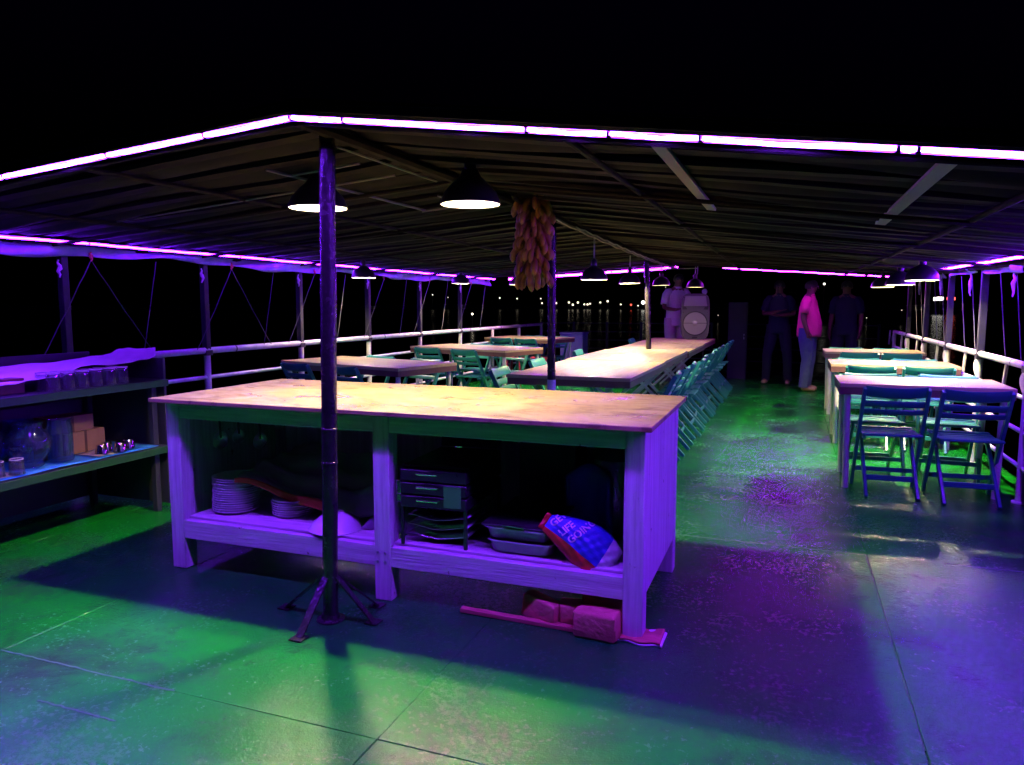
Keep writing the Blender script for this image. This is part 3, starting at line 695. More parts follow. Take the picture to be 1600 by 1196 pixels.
# printed snack bag leaning in the counter
def bag():
    c = on_y(905, 852, 3.03)
    K = F_PX / (c - _c).dot(_fw)
    d_ = (_rt * .82 - _up * .57); r_ = (_rt * .57 + _up * .82)
    n_ = -_fw; tilt = Matrix.Rotation(R(-14), 3, _rt); d_ = tilt @ d_; r_ = tilt @ r_; n_ = tilt @ n_
    t = thing('snack_bag', 'puffed blue and red printed bag leaning on the counter shelf', 'bag', c)
    HW, HL, TH = .105, .175, .060
    def width(b): return HW * (.34 + .66 * min(1, max(0, (b + 1) / 1.15)) ** .75) * (1 - .22 * max(0, b - .55) / .45)
    def surf(a, b, s):     # a,b in -1..1 ; s=+1 front
        w = width(b)
        puff = (max(0, 1 - a * a) ** .5) * (max(0, 1 - b * b) ** .4) * (.5 + .5 * min(1, (b + 1.1) / .9))
        wr = .006 * math.sin(9 * b + 5 * a) * (1 - abs(a)) + .004 * math.sin(19 * a + 9 * b) + .004 * math.sin(27 * b - 11 * a)
        return r_ * (a * w + .03 * (1 - b * b) * .6) + d_ * (b * HL) + n_ * (s * (TH + wr) * puff)
    def zone(a0, a1, b0, b1, s, na=18, nb=22): return MB().grid(lambda u, v: tuple(surf(a0 + (a1 - a0) * u, b0 + (b1 - b0) * v, s)), na, nb)
    zone(-.50, 1, -.98, .62, 1).obj('blue_front', M['bagblue'], t, smooth=80)
    zone(-1, -.50, -.98, .72, 1, 8).obj('red_side', M['bagred'], t, smooth=80)
    zone(-1, 1, -.98, 1, -1).obj('red_back', M['bagred'], t, smooth=80)
    zone(-.50, 1, .62, 1, 1, 16, 8).obj('white_end', M['bagwhite'], t, smooth=80)
    zone(-1, -.50, .72, 1, 1, 6, 6).obj('dark_end', M['bagred'], t, smooth=80)
    MB().grid(lambda u, v: tuple(surf(-1 + 2 * u, -.98, 0) - d_ * (.022 * v) + n_ * (.006 * math.sin(9 * u) * v)), 12, 3).obj('top_crimp', M['bagred'], t, smooth=80, solid=.002)
    MB().grid(lambda u, v: tuple(surf(-.35 + .9 * u * (1 - .45 * v), .98, 0) + (d_ * .6 - _up * .6) * (.050 * v) + n_ * (.025 * v + .008 * math.sin(12 * u))), 10, 4).obj('torn_flap', M['bagwhite'], t, smooth=80, solid=.002)
    tr = (_rt * .79 + _up * .61); td = (_rt * .61 - _up * .79)
    for txt, px, py, size in (('GET', 864, 824, .045), ('LIFE', 877, 839, .045), ('GOING', 890, 851, .045)):
        cu = bpy.data.curves.new('print_curve', 'FONT'); cu.body = txt; cu.size = size; cu.resolution_u = 3
        cu.offset = 0.0010
        ob = bpy.data.objects.new('print_tmp', cu); COL.objects.link(ob)
        dg = bpy.context.evaluated_depsgraph_get(); dg.update()
        me = bpy.data.meshes.new_from_object(ob.evaluated_get(dg)); bpy.data.objects.remove(ob)
        o0 = (_rt * (px - 905) - _up * (py - 852)) / K
        for v in me.vertices:
            q = o0 + tr * v.co.x - td * v.co.y
            bb = max(-.95, min(.95, q.dot(d_) / HL)); aa = (q.dot(r_) - .018 * (1 - bb * bb)) / width(bb)
            v.co = surf(max(-.985, min(.985, aa)), bb, 1) + n_ * .0030
        me.materials.clear(); me.materials.append(M['print'])
        o = put('printed_word', me, t); o['label'] = 'pale printed word on the bag front'
bag()

# things under the counter
tag(MB().box((0, 0, .012), (.62, .035, .02), None).obj('loose_plank', M['plank'], bev=.003, loc=(-1.05, 2.945, 0)), 'thin red plank lying on the deck under the counter front edge', 'plank')
o = bpy.data.objects['loose_plank']; o.rotation_euler = (0, 0, R(-2))
def chunk(loc, dims, rz, label, seed, tilt=0):
    rnd = random.Random(seed); s = [d / 2 for d in dims]
    def fn(u, v):
        a = 2 * math.pi * u; b = math.pi * (v - .5); e = .2
        f = lambda q: math.copysign(abs(q) ** e, q)
        k = 1 + .05 * math.sin(3 * a + seed) * math.cos(3 * b + seed) + .02 * math.sin(11 * a + 7 * b)
        return (s[0] * f(math.cos(a)) * f(math.cos(b)) * k, s[1] * f(math.sin(a)) * f(math.cos(b)) * k, s[2] * f(math.sin(b)) + s[2])
    o = tag(MB().grid(fn, 20, 12, wrap=True).obj('clay_brick', M['brick'], smooth=35), label, 'brick'); o.location = loc; o.rotation_euler = (0, tilt, rz)
chunk((-.715, 2.93, .0), (.19, .11, .115), R(-6), 'rounded red brick beside the counter leg, nearest the leg', 1)
chunk((-.99, 2.995, .0), (.18, .07, .11), R(-20), 'dusky red brick at the inner end of the row under the counter', 2, R(8))
chunk((-.855, 3.01, .0), (.10, .09, .10), R(12), 'dark red brick in the middle of the row under the counter', 3)
chunk((-.72, 3.10, .0), (.20, .10, .12), R(4), 'shaded red brick behind the others under the counter', 4)
t = thing('folded_cloth', 'folded pinkish cloth wedged under the counter corner leg', 'cloth', (-.53, 2.97, 0))
for k in range(2):
    MB().grid(lambda u, v, k=k: ((-.095 + .185 * u) * (1 - .1 * k), -.065 + .14 * v + .01 * math.sin(9 * u), .004 + .010 * k + .006 * math.sin(7 * u + 3 * k) * math.sin(5 * v) + .002), 18, 12).obj('cloth_fold', M['tie'] if k == 0 else M['plank'], t, smooth=70, solid=.009)

# ------------------------------------------------------------------ bottle shelf at the side
XF, XB = -3.90, -4.62
SY0, SY1 = 1.2, 3.80
shelf = thing('shelf_unit', 'dark green two tier shelf unit of glassware along the deck side', 'shelf', (XF, SY1, 0)); so = Vector((XF, SY1, 0))
def spart(name, c, d, m, bev=.003): return MB().box((0, 0, 0), d).obj(name, M[m], shelf, bev=bev, loc=Vector(c) - so)
ymid, ylen = (SY0 + SY1) / 2, SY1 - SY0
for z in (.90, .45):
    spart('shelf_board', ((XF + XB) / 2, ymid, z - .012), (XF - XB, ylen, .024), 'darkboard')
    spart('shelf_lip', (XF - .006, ymid, z - .022), (.014, ylen - .004, .046), 'shelfgreen')
spart('back_board', (XB - .012, ymid, .56), (.02, ylen + .02, 1.02), 'darkboard')
spart('end_board', ((XF + XB) / 2 - .02, SY1 + .012, .54), (XF - XB - .05, .02, 1.0), 'darkboard')
for y in (SY0 + .05, SY1 - .06):
    for x in (XF - .09, XB + .04): spart('upright', (x, y, .43), (.04, .04, .86), 'darkboard')
t = tag(MB().grid(lambda u, v: (XF - .03 - .6 * v, 1.6 + 2.12 * u, .4565 + .004 * abs(math.sin(7 * u + 5 * v)) + .002 * math.sin(31 * u)), 30, 10).obj('shelf_liner', M['liner'], solid=.002), 'light blue plastic liner spread on the lower shelf', 'liner')
for (y, w, nm) in ((2.62, .16, 'beige paper sheet under the clear cups on the lower shelf'), (3.28, .14, 'beige paper scrap beside the small metal cups on the lower shelf')):
    tag(MB().grid(lambda u, v, y=y, w=w: (XF - .05 - .2 * v, y + w * u, .4665 + .003 * math.sin(5 * u + 4 * v)), 6, 6).obj('paper_sheet', M['liner2'], solid=.002), nm, 'paper')
# white cloth over crates on the upper shelf
front = [(-60, 613), (0, 604), (30, 598), (60, 594), (95, 586), (125, 571), (165, 568), (200, 566), (228, 563), (243, 556)]
back = [(-60, 578), (0, 572), (60, 567), (110, 562), (150, 558), (170, 553), (186, 547), (205, 545), (228, 544), (243, 543)]
def curve_at(c, u):
    f = u * (len(c) - 1); i = min(int(f), len(c) - 2); f -= i
    return (c[i][0] + (c[i + 1][0] - c[i][0]) * f, c[i][1] + (c[i + 1][1] - c[i][1]) * f)
def cloth(u, v):
    a = on_x(*curve_at(front, u), XF - .10); b = on_x(*curve_at(back, u), XB + .06)
    p = a.lerp(b, v); p.z += .012 * math.sin(15 * u + 3 * v) * math.sin(math.pi * v) + .005 * math.sin(24 * u + 4 * v) + .002 * math.sin(53 * u - 9 * v) + .006 * math.sin(17 * v + 8 * u) + .02 * math.sin(math.pi * v) - .004
    return tuple(p)
tag(MB().grid(cloth, 50, 20).obj('draped_cloth', M['sheet'], smooth=80, solid=.003), 'white cloth draped over the things on the upper shelf', 'cloth')
for (y, h, w, nm) in ((1.95, .10, .5, 'low brown crate under the white cloth on the upper shelf'), (2.62, .085, .6, 'flat brown crate under the cloth beside the tumblers')):
    tt = thing('wooden_crate', nm, 'crate', (XF - .38, y, .90))
    MB().box((0, 0, h / 2), (.44, w, h)).obj('crate_body', M['tableedge'], tt, bev=.004); MB().box((.222, 0, h * .55), (.008, w * .96, h * .4)).obj('crate_slat', M['tableedge'], tt)
def tumbler(loc, r, h, label, group):
    tt = thing('tumbler', label, 'glass', loc, 0, group)
    MB().lathe([(r, 0), (r * 1.0, .003), (r * .88, h - .008), (r * .84, h), (0, h), (0, h - .012), (r * .8, h - .014), (r * .93, .003)], 20, closed=False).obj('glass_body', M['glass'], tt)
    MB().lathe([(r * .97, 0), (r * 1.03, .002), (r * 1.03, .006), (r * .97, .005)], 20, closed=True).obj('rim', M['glass'], tt)
    MB().lathe([(r * .80, h - .003), (r * .87, h - .004), (r * .87, h + .002), (r * .80, h + .002)], 20, closed=True).obj('foot_ring', M['plate'], tt)
for row in range(2):
    for k in range(6): tumbler((XF - .065 - .085 * row, 3.02 + .094 * k, .9005), .041, .105, 'clear tumbler standing upside down in the row on the upper shelf', 'upturned tumblers on the upper shelf')
def jar(loc, r, h, label, m='blueglass', belly=1.25):
    tt = thing('glass_jar', label, 'jar', loc)
    prof = [(0, .0), (r * .7, 0), (r * .8, .01), (r * .72, h * .10), (r * belly * .96, h * .36), (r * belly, h * .55), (r * belly * .9, h * .74), (r * .78, h * .88), (r * .80, h), (r * .76, h), (r * .74, h * .88), (r * belly * .86, h * .74), (r * belly * .95, h * .55), (r * belly * .9, h * .36), (r * .6, h * .12), (0, h * .11)]
    MB().lathe(prof, 28).obj('jar_body', M[m], tt, smooth=70)
    MB().lathe([(r * .76, h - .003), (r * .84, h - .002), (r * .84, h + .006), (r * .76, h + .005)], 24, closed=True).obj('jar_rim', M[m], tt)
jar((XF - .18, 2.93, .468), .095, .25, 'round bellied blue glass jar on a short foot on the lower shelf')
jar((XF - .36, 2.80, .468), .105, .25, 'large blue glass jar behind the footed jar on the lower shelf')
jar((XF - .40, 3.02, .468), .085, .24, 'blue glass jar at the back between the footed jar and the pitcher', belly=1.1)
t = thing('glass_pitcher', 'straight blue glass pitcher beside the brown boxes', 'pitcher', (XF - .17, 3.12, .468))
MB().lathe([(0, 0), (.066, 0), (.07, .01), (.07, .20), (.062, .235), (.066, .25), (.062, .25), (.058, .235), (.066, .2), (.066, .014), (0, .012)], 28).obj('pitcher_body', M['blueglass'], t, smooth=70)
MB().tube([(0, -.065, .21), (0, -.11, .19), (0, -.115, .11), (0, -.068, .06)], .007, 8).obj('handle', M['blueglass'], t)
for k, (dx, y) in enumerate(((.08, 2.58), (.17, 2.60), (.09, 2.68), (.18, 2.70), (.10, 2.47), (.2, 2.49), (.27, 2.55), (.27, 2.65), (.06, 2.77), (.35, 2.6))):
    tumbler((XF - dx, y, .4685), .040, .085, 'short clear cup in the cluster beside the blue jars', 'clear cups on the lower shelf')
def carton(loc, d, rz, label):
    tt = thing('carton', label, 'box', loc, rz)
    MB().box((0, 0, d[2] / 2), d).obj('box_body', M['card'], tt, bev=.003)
    MB().box((0, 0, d[2] / 2), (d[0] + .003, .018, d[2] + .003)).obj('tape_band', M['tape'], tt)
carton((XF - .34, 3.36, .468), (.16, .30, .135), R(4), 'brown carton at the bottom of the pair stack on the lower shelf')
carton((XF - .36, 3.30, .604), (.16, .28, .10), R(-3), 'brown carton on top of the stack on the lower shelf')
carton((XF - .30, 3.14, .468), (.10, .12, .14), R(8), 'small pale brown carton behind the blue pitcher')
for k, (dx, y) in enumerate(((.10, 3.34), (.06, 3.44), (.10, 3.54), (.15, 3.42))):
    tt = thing('metal_cup', 'small shiny upturned metal cup before the brown cartons', 'cup', (XF - dx, y, .470), 0, 'small metal cups on the lower shelf')
    MB().lathe([(.036, 0), (.038, .003), (.030, .055), (.026, .06), (0, .06)], 20).obj('cup_body', M['chrome'], tt); MB().lathe([(.036, 0), (.040, .002), (.040, .005), (.036, .004)], 20, closed=True).obj('cup_rim', M['chrome'], tt)

# ------------------------------------------------------------------ banana bunch
bn = thing('banana_bunch', 'big bunch of ripe bananas hanging from the roof by the second pole', 'bananas', on_y(833, 375, 4.85))
o = Vector(bn.location); zt = on_y(833, 306, 4.85).z - o.z; zb = on_y(833, 448, 4.85).z - o.z
MB().tube([(0, 0, roof_z(o.x) - o.z), (.006, 0, zt), (-.004, .004, 0), (-.012, 0, zb + .1)], [.012, .022, .026, .018], 10).obj('stalk', M['stalk'], bn)
nb_ = 9
pts = []; rr = []
for i in range(nb_):
    s = i / (nb_ - 1); pts.append(Vector((0.024 + .088 * math.sin(min(1.0, s * 1.15) * 1.9), 0, .012 - .138 * s))); rr.append(.0172 * (1 - abs(2 * s - 1) ** 4) ** .5 * (.9 + .1 * math.sin(3 * s)) + .0035)
bme = [MB().tube([p * k for p in pts], [r * k for r in rr], 7).mesh('banana', M['banana'], 80) for k in (.92, 1.0, 1.08)]
tiers = 7
for ti in range(tiers):
    z = zt - .015 - (zt - zb - .135) * ti / (tiers - 1)
    n = 15 - (ti == tiers - 1) * 2
    for k in range(n):
        b_ = put('banana', bme[(k * 7 + ti) % 3], bn, loc=(.012 * math.cos(k), .012 * math.sin(k) - .0, z + random.uniform(-.018, .012)))
        b_.rotation_euler = (random.uniform(-.12, .12), random.uniform(-.16, .16) + (.10 if k % 2 else -.10), 2 * math.pi * k / n + ti * .5 + random.uniform(-.12, .12))

# ------------------------------------------------------------------ tables
def table(loc, sx, sy, label, rz=0, xleg=False, group=None, h=.81, across=True):
    t = thing('dining_table', label, 'table', loc, rz, group)
    MB().box((0, 0, h - .014), (sx, sy, .028)).obj('table_top', M['tabletop2' if across else 'tabletop'], t, bev=.003)
    z = h - .028 - .028
    for s in (-1, 1):
        MB().box((0, s * (sy / 2 - .013), z), (sx - .006, .022, .054)).obj('edge_board', M['tableedge'], t, bev=.002)
        MB().box((s * (sx / 2 - .013), 0, z), (.022, sy - .052, .054)).obj('edge_board', M['tableedge'], t, bev=.002)
    if xleg:
        for s in (-1, 1):
            y = s * (sy / 2 - .16)
            for q in (-1, 1):
                MB().bar((q * sx * .36, y + q * .018, .0), (-q * sx * .36, y + q * .018, h - .06), .05, .03, (0, 1, 0)).obj('cross_leg', M['rail'], t, bev=.003)
    else:
        for a in (-1, 1):
            for b in (-1, 1): MB().tube([(a * (sx / 2 - .075), b * (sy / 2 - .075), 0), (a * (sx / 2 - .06), b * (sy / 2 - .06), h - .03)], .024, 12).obj('leg', M['tableleg'], t)
    return t
RT = [(.94, 6.38), (.97, 8.33), (1.0, 10.45)]
for (x, y), lab in zip(RT, ('pale wooden table with two empty chairs tucked at its open end', 'pale wooden table, the middle of three along the gusseted rail', 'pale wooden table, the farthest of three along the gusseted rail')):
    table((x, y, 0), 1.14, .70, lab)
LT = [(-4.10, 6.62, 1.72, .85, R(-15)), (-4.10, 9.45, 1.72, .85, R(-17)), (-4.40, 12.6, 1.40, .85, R(-12))]
for (x, y, a, b, rz), lab in zip(LT, ('pale wooden table behind the counter on the shelf side rail', 'pale wooden table, the middle of three along the plain rail', 'pale wooden table, the farthest of three along the plain rail')):
    table((x, y, 0), a, b, lab, rz)
LONGX = -1.72; LW = 1.06; y = 5.82; n = 4; L = 1.845
for k, lab in enumerate(('first table of the long row, crossed white legs by the white footed pole', 'second table of the long joined row, between the two inner poles', 'third table of the long joined row with a pole through it', 'last table of the long joined row, carrying the loudspeaker')):
    table((LONGX + (.012, -.006, .008, -.004)[k] + .0, y + L * (k + .5), (.0, .004, -.003, .002)[k]), LW, L - .006, lab, 0, xleg=True, across=False)

# ------------------------------------------------------------------ folding chairs
def make_chair():
    t = thing('folding_chair', 'teal painted wooden folding chair', 'chair')
    W = .215
    topp = Vector((0, -.235, .80)); foot = Vector((0, .17, 0.0))
    for s in (-1, 1):
        MB().bar((s * W, foot.y, 0), (s * W * .97, topp.y, topp.z), .024, .040, (1, 0, 0)).obj('side_frame', M['teal'], t, bev=.004)
        MB().bar((s * (W - .045), -.255, 0), (s * (W - .045), .13, .425), .024, .036, (1, 0, 0)).obj('rear_leg', M['teal'], t, bev=.004)
    def on_frame(z): return foot.lerp(topp, z / .80).y
    for (z0, z1) in ((.725, .805), (.655, .705), (.600, .640)):
        def fn(u, v, z0=z0, z1=z1):
            a = 2 * math.pi * v; x = (-1 + 2 * u) * (W - .014); z = (z0 + z1) / 2 + (z1 - z0) / 2 * math.copysign(min(1, abs(math.sin(a)) * 1.25), math.sin(a))
            yy = on_frame(z) - .028 * (1 - (2 * u - 1) ** 2) + .010 * math.copysign(min(1, abs(math.cos(a)) * 1.3), math.cos(a))
            return (x, yy, z + (.012 * (2 * u - 1) ** 2 if z0 > .7 else 0))
        g = MB().grid(fn, 12, 10); g.obj('back_slat', M['teal'], t, smooth=50)
    for k in range(6):
        yy = -.15 + .066 * k
        MB().box((0, yy, .452 - .012 * math.cos((k - 2.5) * .5) + .004 * (k == 5)), (2 * W - .03, .058, .018)).obj('seat_slat', M['teal'], t, bev=.004)
    for s in (-1, 1): MB().box((s * (W - .032), .015, .427), (.022, .34, .030)).obj('seat_rail', M['teal'], t, bev=.003)
    zz = .125; MB().box((0, -.255 + .385 * zz / .425, zz), (2 * (W - .045) - .02, .018, .040)).obj('stretcher', M['teal'], t, bev=.003)
    zz = .14; MB().box((0, on_frame(zz), zz), (2 * W - .02, .018, .034)).obj('stretcher', M['teal'], t, bev=.003)
    return t
proto = make_chair(); used = [False]
def chair(x, y, rz, label, group):
    rz += random.uniform(-.09, .09); x += random.uniform(-.02, .02); y += random.uniform(-.03, .03)
    if not used[0]:
        used[0] = True; proto.location = (x, y, 0.001); proto.rotation_euler = (0, 0, rz); proto['label'] = label; proto['group'] = group; return proto
    return dup(proto, (x, y, 0.001), rz, label, group)
RN = ('first', 'middle', 'farthest')
for i, (x, y) in enumerate(RT):
    for dx in (-.20, .27):
        who = 'aisle side' if dx < 0 else 'rail side'
        chair(x + dx, y - .30, 0, f'teal folding chair, back to the counter, {who} of the {RN[i]} short table', f'chairs at the {RN[i]} short table')
        chair(x + dx * 1.15 - .04, y + .36, math.pi, f'teal folding chair facing the counter at the {RN[i]} short table, {who}', f'chairs at the {RN[i]} short table')
for i, (x, y, a, b, rz) in enumerate(LT):
    for dx in (-.42, .26) if i < 2 else (-.28, .24):
        who = 'rail end' if dx < 0 else 'inner end'
        def spot(u, v): return x + u * math.cos(rz) - v * math.sin(rz), y + u * math.sin(rz) + v * math.cos(rz)
        chair(*spot(dx, -.33), rz, f'teal folding chair before the {RN[i]} plain rail table, {who}', f'chairs at the {RN[i]} plain rail table')
        chair(*spot(dx, .40), math.pi + rz, f'teal folding chair beyond the {RN[i]} plain rail table, {who}', f'chairs at the {RN[i]} plain rail table')
for k in range(12):
    y = 6.42 + .565 * k
    chair(LONGX + LW / 2 + .07, y, math.pi / 2, f'teal folding chair, {ORD[k]} from the counter on the aisle side of the long table', 'chairs along the aisle side of the long table')
    if k in (0, 2, 5, 11): chair(LONGX - LW / 2 - .07, y, -math.pi / 2, f'teal folding chair, {ORD[(0, 2, 5, 11).index(k)]} from the counter on the plain rail side of the long table', 'chairs along the rail side of the long table')

# ------------------------------------------------------------------ loudspeaker and far clutter
sy = 12.85; sp = on_y(1085, 526, sy)
spk = thing('loudspeaker', 'grey portable loudspeaker with round woofer on the long table end', 'loudspeaker', (sp.x, sy, .8125), R(8)); SW, SHh, SD = .47, .77, .34
def rr_out(w, h, y, e=5.0, n=40):
    return [(w / 2 * math.copysign(abs(math.cos(2 * math.pi * k / n)) ** (2 / e), math.cos(2 * math.pi * k / n)), y, h / 2 + h / 2 * math.copysign(abs(math.sin(2 * math.pi * k / n)) ** (2 / e), math.sin(2 * math.pi * k / n))) for k in range(n)]
def loft(secs):
    mb = MB(); n = len(secs[0]); vs = [p for s in secs for p in s]
    fs = [(i * n + k, i * n + (k + 1) % n, (i + 1) * n + (k + 1) % n, (i + 1) * n + k) for i in range(len(secs) - 1) for k in range(n)]
    return mb.add(vs, fs + [tuple(range(n)), tuple((len(secs) - 1) * n + k for k in range(n))[::-1]])
loft([rr_out(SW * .86, SHh * .9, SD * .5), rr_out(SW, SHh, 0), rr_out(SW, SHh, -SD * .46), rr_out(SW * .96, SHh * .975, -SD * .5)]).obj('cabinet', M['grey'], spk, smooth=50)
yf = -SD * .5
MB().lathe([(.185, 0), (.195, .012), (.205, .012), (.205, 0)], 36, (0, yf, .27), Euler((math.pi / 2, 0, 0)).to_matrix(), closed=True).obj('woofer_ring', M['dark'], spk)
wf = MB().lathe([(0, -.004), (.05, .004), (.062, -.012), (.12, .001), (.16, .010), (.188, .009)], 36, (0, yf - .004, .27), Euler((math.pi / 2, 0, 0)).to_matrix()).obj('woofer_cone', M['silver'], spk, smooth=60)
MB().lathe([(0, .026), (.03, .022), (.045, .008), (.045, 0)], 20, (0, yf - .004, .27), Euler((math.pi / 2, 0, 0)).to_matrix()).obj('dust_cap', M['silver'], wf)
MB().box((0, yf - .02, .275), (.39, .006, .008)).obj('grille_bar', M['dark'], spk)
MB().prism([(-.19, yf - .006, .56), (.19, yf - .006, .56), (.165, yf - .006, .725), (-.165, yf - .006, .725)], (0, -.008, 0)).obj('horn_panel', M['silver'], spk, bev=.004)
MB().prism([(-.21, yf - .002, .50), (-.13, yf - .002, .505), (-.16, yf - .002, .55), (-.215, yf - .002, .56)], (0, -.010, 0)).obj('side_notch', M['dark'], spk)
MB().prism([(.21, yf - .002, .50), (.13, yf - .002, .505), (.16, yf - .002, .55), (.215, yf - .002, .56)], (0, -.010, 0)).obj('side_notch', M['dark'], spk)
MB().prism([(-.05, yf - .004, .02), (.05, yf - .004, .02), (.035, yf - .004, .05), (-.035, yf - .004, .05)], (0, -.018, 0)).obj('foot_badge', M['dark'], spk, bev=.003)
for x in (-.19, .19):
    for z in (.08, .45, .7): MB().lathe([(0, .012), (.008, .011), (.009, 0)], 8, (x, yf, z), Euler((math.pi / 2, 0, 0)).to_matrix()).obj('screw', M['chrome'], spk)
mp_ = on_y(1101, 456, 13.45)
t = thing('microphone_stand', 'dark microphone stand with pale round foam head by the loudspeaker', 'microphone', (mp_.x, mp_.y, 0))
MB().lathe([(.13, 0), (.13, .012), (.02, .02), (.012, .03)], 20).obj('base', M['dark'], t); MB().cyl((0, 0, .02), (0, 0, mp_.z - .03), .010).obj('rod', M['dark'], t)
MB().lathe([(0, -.05), (.025, -.045), (.045, -.01), (.045, .02), (.025, .045), (0, .05)], 16, (0, 0, mp_.z)).obj('foam_head', M['tie'], t)
c0 = on_y(1153, 520, 14.6)
t = thing('cabinet_column', 'tall narrow blue grey cabinet at the far end of the aisle', 'cabinet', (c0.x, 14.6, 0))
MB().box((0, 0, .72), (.34, .3, 1.44)).obj('cabinet_body', M['darkboard'], t, bev=.006); MB().box((0, -.154, .74), (.30, .01, 1.34)).obj('cabinet_door', M['darkboard'], t, bev=.004); MB().box((.12, -.164, .8), (.015, .015, .10)).obj('handle', M['steel'], t)
c1 = on_y(897, 540, 14.2)
t = thing('storage_locker', 'low violet blue storage box before the far railing', 'box', (c1.x, 14.2, 0))
MB().box((0, 0, .41), (.46, .4, .82)).obj('box_body', M['locker'], t, bev=.006); MB().box((0, 0, .835), (.49, .43, .03)).obj('box_lid', M['locker'], t, bev=.006)
for px, lab in ((806, 'red plastic stool under the farthest table, rail side'), (846, 'red plastic stool under the farthest table, inner side')):
    q = on_y(px, 562, 12.35)
    t = thing('plastic_stool', lab, 'stool', (q.x, 12.35, 0)); hh = max(.3, q.z + .05)
    MB().box((0, 0, hh - .015), (.30, .30, .03)).obj('seat', M['redplastic'], t, bev=.01)
    for a in (-1, 1):
        for b in (-1, 1): MB().bar((a * .14, b * .14, 0), (a * .115, b * .115, hh - .02), .035, .035).obj('leg', M['redplastic'], t, bev=.005)

